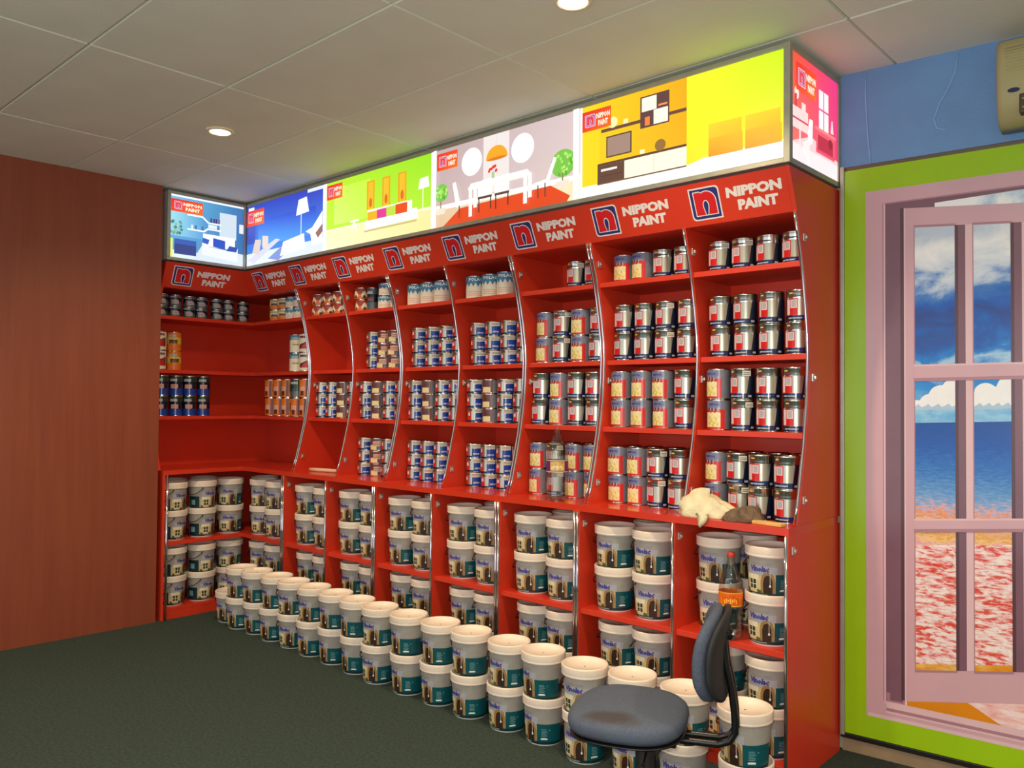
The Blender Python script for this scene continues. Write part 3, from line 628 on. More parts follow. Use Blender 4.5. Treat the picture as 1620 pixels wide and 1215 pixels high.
def make_pail():
    t = empty('paint_pail'); ch = []
    b = MB(); b.lathe([(0.0775, 0.0), (0.0815, 0.004), (0.0925, 0.165), (0.0925, 0.175)], PW, 28, True, True, False); ch.append(b.build('body', t))
    b = MB()
    b.lathe([(0.0935, 0.1655), (0.0985, 0.166), (0.0996, 0.1675), (0.0998, 0.173), (0.0990, 0.1745), (0.0994, 0.176), (0.1005, 0.201), (0.1, 0.2055), (0.0978, 0.208), (0.0945, 0.2075), (0.0915, 0.204), (0.0905, 0.1925), (0.004, 0.1925)], PLID, 28, True, False, True)
    ld = b.build('lid', t); ch.append(ld)
    b = MB(); b.lathe([(0.0035, 0.1926), (0.0035, 0.1934), (0.001, 0.1937)], mat('moulding_mark', (120, 84, 66), 0.5), 8, True, False, True); gm = b.build('moulding_mark', ld); kids[ld] = [gm]
    b = MB(); o = 0.0004
    b.cyl(PR, -180, 180, 0.007, 0.1635, LG, 32, o)
    b.cyl(PR, -62, 24, 0.088, 0.128, LGL, 9, 2*o)
    b.cyl(PR, -180, 180, 0.008, 0.022, LNAVY, 32, 2*o)
    b.cyl(PR, -70, 22, 0.021, lambda a: 0.086+0.008*math.cos(R(a*2.2)), LCREAM, 12, 3*o)
    b.cyl(PR, -64, -24, 0.074, 0.094, LPALE, 5, 4*o)
    b.cyl(PR, -56, -30, 0.032, 0.076, LPALE, 3, 4*o)
    for a0, a1 in ((-54, -44.5), (-42, -32.5)):
        b.cyl(PR, a0, a1, 0.035, 0.052, LGLASS, 1, 5*o); b.cyl(PR, a0, a1, 0.055, 0.073, LGLASS, 1, 5*o)
    b.cyl(PR, -19, 19, 0.021, lambda a: 0.072+0.034*math.sqrt(max(0, 1-(a/19)**2)), LARCH, 10, 4*o)
    b.cyl(PR, -12, 12, 0.021, lambda a: 0.066+0.028*math.sqrt(max(0, 1-(a/12)**2)), LDOOR, 8, 5*o)
    b.cyl(PR, -30, -17, 0.021, lambda a: 0.034+0.005*math.sin(a*2), LBUSH, 4, 5*o); b.cyl(PR, -68, -57, 0.021, 0.034, LBUSH, 2, 5*o)
    b.cyl(PR, 5.4, 6.4, 0.055, 0.108, LWHITE, 1, 6*o); b.cyl(PR, 3.2, 8.6, lambda a: 0.050-0.004*math.sqrt(max(0, 1-((a-5.9)/2.8)**2)), lambda a: 0.050+0.007*math.sqrt(max(0, 1-((a-5.9)/2.8)**2)), LWHITE, 4, 6*o)
    b.cyl(PR, 20, 96, 0.021, 0.098, LTEAL, 8, 4*o)
    for z in (0.074, 0.068, 0.062, 0.056, 0.050, 0.044): b.cyl(PR, 34, 34+random.uniform(13, 20), z, z+0.0022, LTXT, 2, 5*o)
    b.cyl(PR, 56, 59, 0.070, 0.074, LTXT, 1, 5*o)
    b.cyl(PR, 32, 52, 0.030, lambda a: 0.036+0.002*math.cos(R((a-42)*9)), LWHITE, 4, 5*o)
    b.cyl(PR, -128, -74, 0.022, 0.098, LNAVY, 6, 3*o); b.cyl(PR, -116, -94, 0.038, 0.074, LTXT, 3, 4*o)
    b.cyl(PR, 84, 200, 0.022, 0.075, LNAVY, 10, 3*o)
    b.cyltext('Vinolac', PR, -50, 4, 0.106, 0.131, LPURP, 5*o, 0.05, 3.0)
    b.cyltext('NIPPON PAINT', PR, -42, 8, 0.136, 0.143, LMAUVE, 5*o, 0.02)
    b.cyltext('WEATHER AND WASH RESISTANT', PR, -50, 0, 0.012, 0.0165, LWHITE, 5*o, 0.01)
    ch.append(b.build('label', t))
    b = MB()
    # bail hanging down the left side
    pts = []
    for k in range(13):
        q = -1+2*k/12; a = R(-90+0); ang = R(-104+44*q); rr = 0.098+0.012*(1-q*q); z = 0.156-0.045*(1-q*q)
        pts.append((rr*math.sin(ang), -rr*math.cos(ang), z))
    b.tube(pts, 0.0026, WIRE, 6)
    for q in (-1, 1):
        ang = R(-104+44*q); b.tube([(0.092*math.sin(ang), -0.092*math.cos(ang), 0.156), (0.103*math.sin(ang), -0.103*math.cos(ang), 0.156)], 0.005, WIRE, 8)
    ch.append(b.build('handle', t))
    kids[t] = ch
    return t
pail0 = make_pail(); pail_used = [False]
def put_pail(x, y, z, rz, label, group):
    if not pail_used[0]: t = pail0; pail_used[0] = True
    else: t = copy_tree(pail0)
    t.location = (x, y, z); t.rotation_euler = (0, 0, R(rz-20)); tag(t, label, 'paint pail', group); return t

# floor row, 17 stacks of two and a single pail at the corner end
FLOOR = [(0.505, -0.270), (0.69, -0.262), (0.905, -0.262), (1.12, -0.268), (1.335, -0.272), (1.56, -0.275), (1.785, -0.285), (2.0, -0.292), (2.235, -0.29), (2.465, -0.278), (2.69, -0.286), (2.93, -0.28), (3.145, -0.275), (3.40, -0.30), (3.62, -0.272), (3.855, -0.27), (4.125, -0.285)]
FROT = [50, 50, 48, 70, 52, 42, 30, 62, 36, 34, 36, 46, 30, 56, 46, 58, 34]
for k, (x, y) in enumerate(FLOOR):
    for j in range(2):
        put_pail(x+random.uniform(-.006, .006), y+random.uniform(-.006, .006), j*PITCH, FROT[k]-12+random.uniform(-5, 5),
                 f'paint pail on carpet, {"upper" if j else "lower"} one in {ORD[k]} stack from the corner end', 'pails stacked on the carpet')
put_pail(0.30, -0.24, 0, 42, 'single paint pail on carpet at the corner end, nothing on top', 'pails stacked on the carpet')

BAYN = {1: 'corner bay', 2: 'seventh bay from right', 3: 'sixth bay from right', 4: 'fifth bay from right', 5: 'fourth bay from right', 6: 'third bay from right', 7: 'second bay from right', 8: 'rightmost bay', 0: 'left return'}
for bay in range(2, 9):
    l = DIV[bay-2]
    for lev, z0 in (('middle', MID), ('bottom', BOT)):
        dx = 0.0 if lev == 'middle' else 0.025
        for c in range(2):
            x = l+0.140+dx*(1-c)+0.218*c; y = 0.122 if c == 0 else 0.118
            if bay == 8 and c == 0: y = 0.175; x -= 0.012
            if bay == 8 and c == 1: x += 0.03
            for j in range(2):
                put_pail(x, y, z0+j*PITCH, 46+random.uniform(-12, 10), f'paint pail in {BAYN[bay]}, {lev} board, {"left" if c == 0 else "right"} stack, {"upper" if j else "lower"}', 'pails inside the base cabinets')
        # one stack standing behind
        for j in range(2):
            put_pail(l+0.205+dx, 0.355, z0+j*PITCH, 40+random.uniform(-25, 25), f'paint pail in {BAYN[bay]}, {lev} board, stack behind, {"upper" if j else "lower"}', 'pails inside the base cabinets')
CORN = [(-0.115, -0.462, 150, 'first'), (-0.115, -0.246, 146, 'second'), (-0.135, -0.02, 100, 'third'), (0.095, 0.125, 74, 'fourth'), (0.315, 0.118, 52, 'fifth')]
for lev, z0 in (('middle', MID), ('bottom', BOT)):
    for x, y, rz, nm in CORN:
        for j in range(2):
            put_pail(x, y, z0+j*PITCH, rz+random.uniform(-6, 6), f'paint pail in corner cabinet, {lev} board, {nm} stack from the wall, {"upper" if j else "lower"}', 'pails inside the base cabinets')
    for x, y, nm in ((-0.33, -0.36, 'left rear'), (-0.335, -0.12, 'middle rear'), (-0.08, 0.24, 'right rear')):
        for j in range(2):
            put_pail(x, y, z0+j*PITCH, 100+random.uniform(-40, 40), f'paint pail in corner cabinet, {lev} board, {nm} stack, {"upper" if j else "lower"}', 'pails inside the base cabinets')

# ------------------------------------------------------------------ tins
TR = mat('tin_red', (206, 30, 30), 0.3, var=0.05); TPINK = mat('tin_pale_pink', (226, 196, 200), 0.35, var=0.04); TNAVY = mat('tin_navy', (16, 22, 44), 0.25, var=0.1)
TBLUE = mat('tin_blue', (28, 62, 158), 0.22, var=0.06); TGLINT = mat('tin_band_glint', (18, 40, 104), 0.2, var=0.08); TBEIGE = mat('tin_beige', (186, 182, 166), 0.28, 0.85, var=0.05); TMAROON = mat('tin_maroon', (104, 58, 58), 0.35, var=0.15, scale=60)
TGREY = mat('tin_grey', (128, 128, 140), 0.32, 0.2, var=0.08, scale=60); TLAV = mat('tin_lavender', (116, 118, 162), 0.32, var=0.06); TCREAM = mat('tin_cream', (232, 216, 160), 0.35, var=0.1, scale=70); TYEL = mat('tin_yellow', (214, 190, 74), 0.35, var=0.2, scale=80)
TORANGE = mat('tin_orange', (226, 118, 28), 0.35, var=0.1, scale=40); TBROWN = mat('tin_brown', (96, 44, 34), 0.35, var=0.2, scale=60); TWHITE = mat('tin_white', (234, 224, 204), 0.35, var=0.03); TSKY = mat('tin_sky_blue', (58, 128, 170), 0.3, var=0.06)
TSAL = mat('tin_salmon', (226, 166, 140), 0.35, var=0.05); TGREEN = mat('tin_dark_green', (26, 58, 46), 0.3, var=0.1); TSLATE = mat('tin_slate', (92, 104, 108), 0.3, 0.3, var=0.1)
TSTK = mat('pale_pink_paper', (198, 176, 172), 0.55, var=0.05); TRUST = mat('tin_rust_red', (168, 58, 36), 0.35, var=0.12, scale=50); STICK = mat('price_sticker_paper', (222, 214, 200), 0.6, var=0.02); INK = mat('sticker_ink', (120, 110, 110), 0.6)

def tin_base(t, r_, h, bodym=TIN, seg=24):
    b = MB(); b.lathe([(r_-0.002, 0.0), (r_+0.0006, 0.001), (r_+0.0006, 0.003), (r_-0.0006, 0.0045), (r_-0.0006, h-0.0065), (r_+0.0004, h-0.005)], bodym, seg, True, True, False); body = b.build('body', t)
    b = MB(); b.lathe([(r_+0.0004, h-0.006), (r_+0.0008, h-0.0035), (r_, h-0.0006), (r_-0.003, h-0.0003), (r_-0.0045, h-0.003), (r_-0.006, h-0.0065), (r_*0.72, h-0.0065), (r_*0.70, h-0.004), (0.004, h-0.004)], TIN, seg, True, False, True); lid = b.build('lid', t)
    return [body, lid]
def sticker(t, r_, a0, a1, z0, z1, m=None):
    b = MB(); b.cyl(r_, a0, a1, z0, z1, m or STICK, 3, 0.0022)
    for k in range(2): b.cyl(r_, a0+4, a1-4, z0+(z1-z0)*(0.25+0.32*k), z0+(z1-z0)*(0.38+0.32*k), INK, 3, 0.0025)
    return b.build('price_sticker', t)
O = 0.0004
def door_label(t, r_, h, small=False):
    b = MB(); k = h/0.138; q = r_-0.0006
    b.cyl(q, -75, 80, 0.026*k, 0.100*k, TBEIGE, 13, O)
    b.cyl(q, -180, 180, 0.005*k, 0.027*k, TNAVY, 24, 2*O); b.cyl(q, -35, 30, 0.008*k, 0.0245*k, TGLINT, 6, 3*O)  # blue patch on the navy band is a highlight put into the colour
    b.cyltext('NIPPON PAINT', q, -52, 12, 0.012*k, 0.0185*k, LWHITE, 4*O, 0.02); b.cyl(q, 40, 58, 0.011*k, 0.0195*k, LGL, 2, 4*O)
    b.cyl(q, lambda: 0, 0, 0, 0, TIN, 1) if False else None
    # dark panel with a slanted left edge
    n = 5; vs_ = []
    for i in range(n+1):
        a0 = 34+(84-34)*i/n; a1 = 46+(84-46)*i/n
        for a, z in ((a0, 0.027*k), (a1, 0.102*k)): vs_.append(((q+3*O)*math.sin(R(a)), -(q+3*O)*math.cos(R(a)), z))
    b.add(vs_, [(2*i, 2*i+2, 2*i+3, 2*i+1) for i in range(n)], TNAVY, True)
    b.cyl(q, -66, -8, 0.028*k, 0.098*k, TR, 5, 3*O); b.cyl(q, -64, -45, 0.031*k, 0.095*k, TPINK, 2, 4*O); b.cyl(q, -42, -11, 0.058*k, 0.094*k, TPINK, 3, 4*O)
    b.cyl(q, -36, -16, 0.063*k, 0.091*k, LGL, 2, 5*O)
    b.cyl(q, -58, -14, 0.104*k, 0.116*k, TMAROON, 4, 3*O); b.cyl(q, -14, 22, 0.106*k, 0.113*k, TSLATE, 3, 3*O); b.cyl(q, -50, -30, 0.119*k, 0.125*k, TYEL, 2, 3*O)
    return b.build('label', t)
def flower_label(t, r_, h):
    b = MB(); k = h/0.138; q = r_-0.0006
    b.cyl(q, -180, 180, 0.005*k, 0.132*k, TGREY, 24, O)
    b.cyl(q, -75, 18, 0.104*k, 0.128*k, TLAV, 8, 2*O); b.cyltext('NIPPON', q, -52, 2, 0.110*k, 0.121*k, SIGNBLUE, 3*O, 0.03)
    b.cyl(q, -75, 32, 0.006*k, 0.094*k, TR, 9, 2*O)
    b.cyl(q, -72, 10, 0.014*k, lambda a: (0.080+0.004*math.sin(a*0.35))*k, TCREAM, 8, 3*O)
    for a, z, s_ in ((-48, 0.030, 6), (-36, 0.042, 8), (-22, 0.034, 7), (-12, 0.05, 6), (-44, 0.055, 5), (-4, 0.026, 5), (-28, 0.022, 6)): b.cyl(q, a-s_, a+s_, lambda x, z=z, a=a, s_=s_: (z-0.007*math.sqrt(max(0, 1-((x-a)/s_)**2)))*k, lambda x, z=z, a=a, s_=s_: (z+0.007*math.sqrt(max(0, 1-((x-a)/s_)**2)))*k, TYEL, 4, 4*O)
    for a in (-52, -34, -16): b.cyl(q, a, a+6, 0.082*k, 0.100*k, TMAROON, 1, 4*O)
    for a in (-44, -26, -8): b.cyl(q, a, a+5, 0.084*k, 0.100*k, LGL, 1, 4*O)
    return b.build('label', t)
def small_door_label(t, r_, h):
    b = MB(); q = r_-0.0006
    b.cyl(q, -80, 85, 0.02*h, 0.95*h, TBEIGE, 13, O); b.cyl(q, -70, -40, 0.18*h, 0.72*h, TR, 3, 2*O); b.cyl(q, -66, -46, 0.45*h, 0.68*h, TPINK, 2, 3*O)
    b.cyl(q, -10, 52, 0.06*h, 0.66*h, TBLUE, 5, 2*O); b.cyl(q, -85, -10, 0.04*h, 0.16*h, TNAVY, 6, 2*O); b.cyl(q, 52, 95, 0.05*h, 0.8*h, TMAROON, 4, 2*O); b.cyl(q, -70, -30, 0.8*h, 0.92*h, TMAROON, 4, 2*O)
    b.cyltext('NIPPON', q, -2, 40, 0.22*h, 0.34*h, LWHITE, 3*O, 0.03)
    return b.build('label', t)
def small_flower_label(t, r_, h):
    b = MB(); q = r_-0.0006
    b.cyl(q, -180, 180, 0.04*h, 0.94*h, TGREY, 24, O); b.cyl(q, -75, 15, 0.05*h, 0.92*h, TMAROON, 8, 2*O); b.cyl(q, -58, 0, 0.08*h, 0.45*h, TCREAM, 5, 3*O)
    b.cyl(q, -40, -20, 0.5*h, 0.8*h, TBROWN, 2, 3*O); b.cyl(q, -70, 10, 0.05*h, 0.1*h, TR, 6, 3*O)
    return b.build('label', t)
def zig_label(t, r_, h, word='POLAC'):
    b = MB(); q = r_-0.0006
    b.cyl(q, -180, 180, 0.03*h, 0.96*h, TWHITE, 24, O)
    b.cyl(q, -180, 180, lambda a: (0.52+0.17*abs(((a+720) % 30)-15)/15)*h, 0.955*h, TSKY, 72, 2*O)
    for c in (0, 120, 240): b.cyltext(word, q, c-46, c+46, 0.76*h, 0.90*h, LWHITE, 3*O, 0.04)
    for z in (0.3, 0.22, 0.14): b.cyl(q, -50, 40, z*h, (z+0.03)*h, TSAL, 6, 2*O)
    return b.build('label', t)
def fruit_label(t, r_, h):
    b = MB(); q = r_-0.0006
    b.cyl(q, -180, 180, 0.05*h, 0.95*h, TRUST, 24, O); b.cyl(q, -180, 180, 0.05*h, 0.40*h, TORANGE, 24, 2*O)
    for c in (-50, 22, 94, 166): b.cyl(q, c-24, c+24, lambda a: 0.22*h, lambda a, c=c: (0.5+0.22*math.cos(R((a-c)*5)))*h, TWHITE, 6, 3*O); b.cyl(q, c-10, c+10, 0.1*h, 0.34*h, TBROWN, 2, 4*O)
    return b.build('label', t)
def stripe_label(t, r_, h, top, mid, low, block, blk=(-50, 20)):
    b = MB(); q = r_-0.0006
    b.cyl(q, -180, 180, 0.04*h, 0.36*h, low, 24, O); b.cyl(q, -180, 180, 0.36*h, 0.7*h, mid, 24, O); b.cyl(q, -180, 180, 0.7*h, 0.95*h, top, 24, O)
    b.cyl(q, blk[0], blk[1], 0.38*h, 0.58*h, block, 6, 2*O); b.cyl(q, blk[0]-8, blk[1]-12, 0.72*h, 0.84*h, LGL, 5, 2*O); b.cyl(q, blk[0]+6, blk[1]-6, 0.43*h, 0.47*h, INK, 5, 3*O)
    return b.build('label', t)
def orange_label(t, r_, h):
    b = MB(); q = r_-0.0006
    b.cyl(q, -180, 180, 0.04*h, 0.95*h, TORANGE, 24, O); b.cyl(q, -15, 8, 0.06*h, 0.93*h, TMAROON, 3, 2*O); b.cyl(q, -70, -20, 0.35*h, 0.6*h, TSAL, 4, 2*O); b.cyl(q, -60, -30, 0.12*h, 0.36*h, TBROWN, 3, 3*O); b.cyl(q, 15, 60, 0.3*h, 0.75*h, TBROWN, 4, 2*O); b.cyl(q, 30, 75, 0.4*h, 0.6*h, TSAL, 4, 3*O)
    return b.build('label', t)
def diag_label(t, r_, h):
    b = MB(); q = r_-0.0006
    b.cyl(q, -180, 180, 0.04*h, 0.95*h, TWHITE, 24, O); b.cyl(q, -60, 50, 0.2*h, lambda a: (0.4+0.28*(a+60)/110)*h, TBROWN, 8, 2*O); b.cyl(q, -40, 30, 0.22*h, lambda a: (0.3+0.3*(a+40)/70)*h, TR, 6, 3*O); b.cyl(q, -60, 40, 0.76*h, 0.88*h, TMAROON, 6, 2*O)
    return b.build('label', t)

PROTO = {}
def proto(kind):
    if kind in PROTO: return copy_tree(PROTO[kind])
    t = empty('paint_tin'); L, S = 0.053, 0.049
    if kind == 'door': ch = tin_base(t, L, 0.138); ch.append(door_label(t, L, 0.138))
    elif kind == 'doorp': ch = tin_base(t, L, 0.138); ch += [door_label(t, L, 0.138), sticker(t, L, 14, 52, 0.103, 0.126)]
    elif kind == 'flower': ch = tin_base(t, 0.052, 0.138); ch.append(flower_label(t, 0.052, 0.138))
    elif kind == 'sdoor': ch = tin_base(t, S, 0.083); ch += [small_door_label(t, S, 0.083), sticker(t, S, -14, 48, 0.056, 0.079)]
    elif kind == 'sflower': ch = tin_base(t, S, 0.083); ch += [small_flower_label(t, S, 0.083)]
    elif kind == 'salmon': ch = tin_base(t, S, 0.083); ch += [small_flower_label(t, S, 0.083), sticker(t, S, -30, 30, 0.03, 0.062, TSAL)]
    elif kind == 'zig': ch = tin_base(t, L, 0.134); ch.append(zig_label(t, L, 0.134))
    elif kind == 'szig': ch = tin_base(t, S, 0.083); ch.append(zig_label(t, S, 0.083))
    elif kind == 'fruit': ch = tin_base(t, S, 0.078); ch.append(fruit_label(t, S, 0.078))
    elif kind == 'darktall': ch = tin_base(t, 0.04, 0.15, TSLATE); ch.append(stripe_label(t, 0.04, 0.15, TSLATE, TNAVY, TSLATE, TMAROON))
    elif kind == 'cream': ch = tin_base(t, S, 0.083); ch.append(stripe_label(t, S, 0.083, TYEL, TCREAM, TORANGE, TBROWN))
    elif kind == 'orange': ch = tin_base(t, 0.05, 0.138); ch.append(orange_label(t, 0.05, 0.138))
    elif kind == 'green': ch = tin_base(t, 0.05, 0.138); ch.append(stripe_label(t, 0.05, 0.138, TGREEN, TGREEN, TSLATE, TGREEN))
    elif kind == 'diag': ch = tin_base(t, 0.05, 0.138); ch.append(diag_label(t, 0.05, 0.138))
    elif kind == 'jar': ch = tin_base(t, 0.05, 0.138, TORANGE); ch.append(stripe_label(t, 0.05, 0.138, TORANGE, TYEL, TORANGE, TBROWN))
    elif kind == 'white': ch = tin_base(t, 0.05, 0.138); ch.append(stripe_label(t, 0.05, 0.138, TSKY, TWHITE, TWHITE, TCREAM))
    elif kind == 'slate': ch = tin_base(t, 0.042, 0.078, TSLATE); ch += [stripe_label(t, 0.042, 0.078, TSLATE, TNAVY, TSLATE, TGREY), sticker(t, 0.042, -32, 32, 0.012, 0.036, TSTK)]
    elif kind == 'bluepink': ch = tin_base(t, 0.046, 0.145); ch += [stripe_label(t, 0.046, 0.145, TGREEN, TNAVY, TBLUE, TMAROON), sticker(t, 0.046, -44, 14, 0.054, 0.082, TSAL)]
    PROTO[kind] = t; kids[t] = ch; return t
DESC = {'door': ('silver tin with red door', 'large silver tins with red door picture'), 'doorp': ('price-tagged silver tin with red door', 'large silver tins with red door picture'), 'flower': ('grey tin with flower picture', 'large grey tins with flower picture'),
        'sdoor': ('small blue tin with sticker', 'small blue and silver tins'), 'sflower': ('small maroon-grey tin', 'small maroon and grey tins'), 'salmon': ('small tin with salmon sticker', 'small tins with salmon sticker'), 'zig': ('white tin with blue top', 'white tins with zigzag blue top'), 'szig': ('small white tin with blue top', 'small white tins with blue top'),
        'fruit': ('small red and orange tin', 'small red and orange tins'), 'darktall': ('dark slim tin', 'dark slim tins'), 'cream': ('small cream and yellow tin', 'small cream and yellow tins'), 'orange': ('orange and brown tin', 'orange and brown tins'), 'green': ('dark green tin', 'dark green tins'), 'diag': ('white tin with red diagonal', 'white tins with red diagonal'),
        'jar': ('orange yellow tin', 'orange yellow tins'), 'white': ('plain white tin, blue top', 'plain white tins'), 'slate': ('small dark grey tin', 'small dark grey tins'), 'bluepink': ('dark blue tin with pink sticker', 'dark blue tins with pink sticker')}
HGT = {'door': 0.138, 'doorp': 0.138, 'flower': 0.138, 'sdoor': 0.083, 'sflower': 0.083, 'salmon': 0.083, 'zig': 0.134, 'szig': 0.083, 'fruit': 0.078, 'darktall': 0.15, 'cream': 0.083, 'orange': 0.138, 'green': 0.138, 'diag': 0.138, 'jar': 0.138, 'white': 0.138, 'slate': 0.078, 'bluepink': 0.145}
SHN = {1: 'top shelf', 2: 'second shelf', 3: 'third shelf', 4: 'counter'}
SHZ = {1: SH[0], 2: SH[1], 3: SH[2], 4: CNT}
def put_tin(kind, x, y, z, rz, where, jit=9):
    t = proto(kind); t.location = (x+random.uniform(-.002, .002), y+random.uniform(-.004, .004), z); t.rotation_euler = (0, 0, R(rz-(12 if kind in ('door', 'doorp', 'flower') else 0)+random.uniform(-jit, jit)))
    tag(t, DESC[kind][0]+', '+where, 'paint tin', DESC[kind][1]); return t
TIER = {1: [''], 2: ['lower tier, ', 'upper tier, '], 3: ['bottom tier, ', 'middle tier, ', 'top tier, ']}
def rows(bay, shelf, cols, tiers, y, rz=38, x0=0.078, pitch=0.1205, back=False):
    """cols: one kind per column, left to right, None for a gap"""
    base = DIV[bay-2]
    for c, kind in enumerate(cols):
        if not kind: continue
        for j in range(tiers):
            kk = kind if isinstance(kind, str) else kind[j]
            yy = y[c] if isinstance(y, (list, tuple)) else y
            put_tin(kk, base+x0+pitch*c, yy, SHZ[shelf]+j*(HGT[kk]-0.0003), rz,
                    f'{TIER[tiers][j]}{"rear " if back else ""}column {["one","two","three","four"][c]}, {SHN[shelf]}, {BAYN[bay]}')
D_, DP, F_, SD, SF, SS, ZG = 'door', 'doorp', 'flower', 'sdoor', 'sflower', 'salmon', 'zig'
rows(8, 1, [DP, DP, D_, D_], 1, 0.245, 30, 0.095, 0.1145)
rows(8, 2, [D_, D_, D_, D_], 2, 0.282, 30); rows(8, 3, [F_, DP, D_, D_], 2, 0.255, 30); rows(8, 4, [F_, DP, D_, D_], 2, [0.245, 0.225, 0.185, 0.17], 30); rows(8, 4, [D_, D_, D_, D_], 2, 0.36, 30, back=True)
rows(7, 1, [F_, F_, D_, D_], 1, 0.245, 34, 0.095, 0.1145); rows(7, 2, [D_, D_, (DP, DP), D_], 2, 0.282, 34); rows(7, 3, [F_, F_, F_, D_], 2, 0.255, 34); rows(7, 4, [F_, F_, DP, D_], 2, [0.235, 0.225, 0.21, 0.21], 34); rows(7, 4, [F_, D_, D_, D_], 2, 0.36, 34, back=True)
rows(6, 1, [None, None, DP, D_], 1, 0.245, 38, 0.095, 0.1145); rows(6, 2, [F_, DP, F_, D_], 2, 0.285, 38); rows(6, 3, [D_, F_, D_, D_], 2, 0.258, 38); rows(6, 4, [F_, DP, F_, F_], 2, 0.24, 38); rows(6, 4, [D_, F_, D_, D_], 2, 0.37, 38, back=True)
rows(5, 1, [ZG, ZG, ZG], 1, 0.235, 40, 0.095); rows(5, 2, [SD, SD, SD, SD], 3, 0.285, 42); rows(5, 3, [SD, SF, SD, SD], 3, 0.26, 42); rows(5, 4, [SD, SD, SD, SD], 3, 0.255, 42)
rows(4, 1, [ZG, ZG, ZG], 1, 0.235, 42, 0.095); rows(4, 2, [SD, SD, SD, SD], 3, 0.285, 44); rows(4, 3, [SD, SF, SD, SD], 3, 0.26, 44); rows(4, 4, [SD, SD, SD, SD], 3, 0.255, 44)
rows(3, 1, ['fruit', None, None, None], 2, 0.215, 46, 0.075); rows(3, 1, [None, None, 'szig', 'szig'], 2, 0.215, 46); rows(3, 1, [None, 'darktall', None, None], 1, 0.22, 46, 0.06)
rows(3, 2, [SD, SS, SS, SS], 3, 0.285, 48, 0.11, 0.113); rows(3, 3, [SD, SF, SD, SD], 3, 0.26, 48); rows(3, 4, [SD, SS, SD, SD], 3, 0.255, 48)
rows(2, 1, ['fruit', 'fruit', 'fruit', 'fruit'], 2, 0.22, 48); rows(2, 3, [SD, SD, SF, SD], 3, 0.26, 50)
# the bay beside the corner
for c, (x, kk) in enumerate(((-0.03, 'orange'), (0.085, 'orange'), (0.20, 'orange'), (0.32, 'green'), (0.435, 'orange'))):
    for j in range(2):
        put_tin('orange' if (kk == 'green' and j == 0) else kk, x, 0.255, SH[2]+j*0.1377, 58, f'{TIER[2][j]}column {["one","two","three","four","five"][c]}, third shelf, corner bay')
for c, (x, kk) in enumerate(((0.255, 'white'), (0.375, 'diag'), (0.485, 'diag'))):
    for j in range(2): put_tin(kk, x, 0.285, SH[1]+j*0.1377, 58, f'{TIER[2][j]}column {["one","two","three"][c]}, second shelf, corner bay')
for c, (x, kk) in enumerate(((0.075, 'cream'), (0.18, 'cream'), (0.285, 'szig'), (0.39, 'szig'), (0.485, 'cream'))):
    for j in range(2): put_tin(kk, x, 0.22, SH[0]+j*0.0827, 58, f'{TIER[2][j]}column {["one","two","three","four","five"][c]}, top shelf, corner bay')
# the return
for c, y in enumerate((-0.505, -0.40, -0.295, -0.19)):
    for j in range(2): put_tin('bluepink', -0.235, y, SH[2]+j*0.1447, 74, f'{TIER[2][j]}column {["one","two","three","four"][c]}, third shelf, left return')
for c, (y, kk) in enumerate(((-0.51, 'diag'), (-0.395, 'jar'))):
    for j in range(2): put_tin(kk, -0.27, y, SH[1]+j*0.1377, 76, f'{TIER[2][j]}column {["one","two"][c]}, second shelf, left return')
for c, y in enumerate((-0.525, -0.43, -0.325, -0.235, -0.115, -0.02, 0.10)):
    for j in range(2): put_tin('slate', -0.20, y, SH[0]+j*0.0777, 70, f'{TIER[2][j]}column {["one","two","three","four","five","six","seven"][c]}, top shelf, left return')

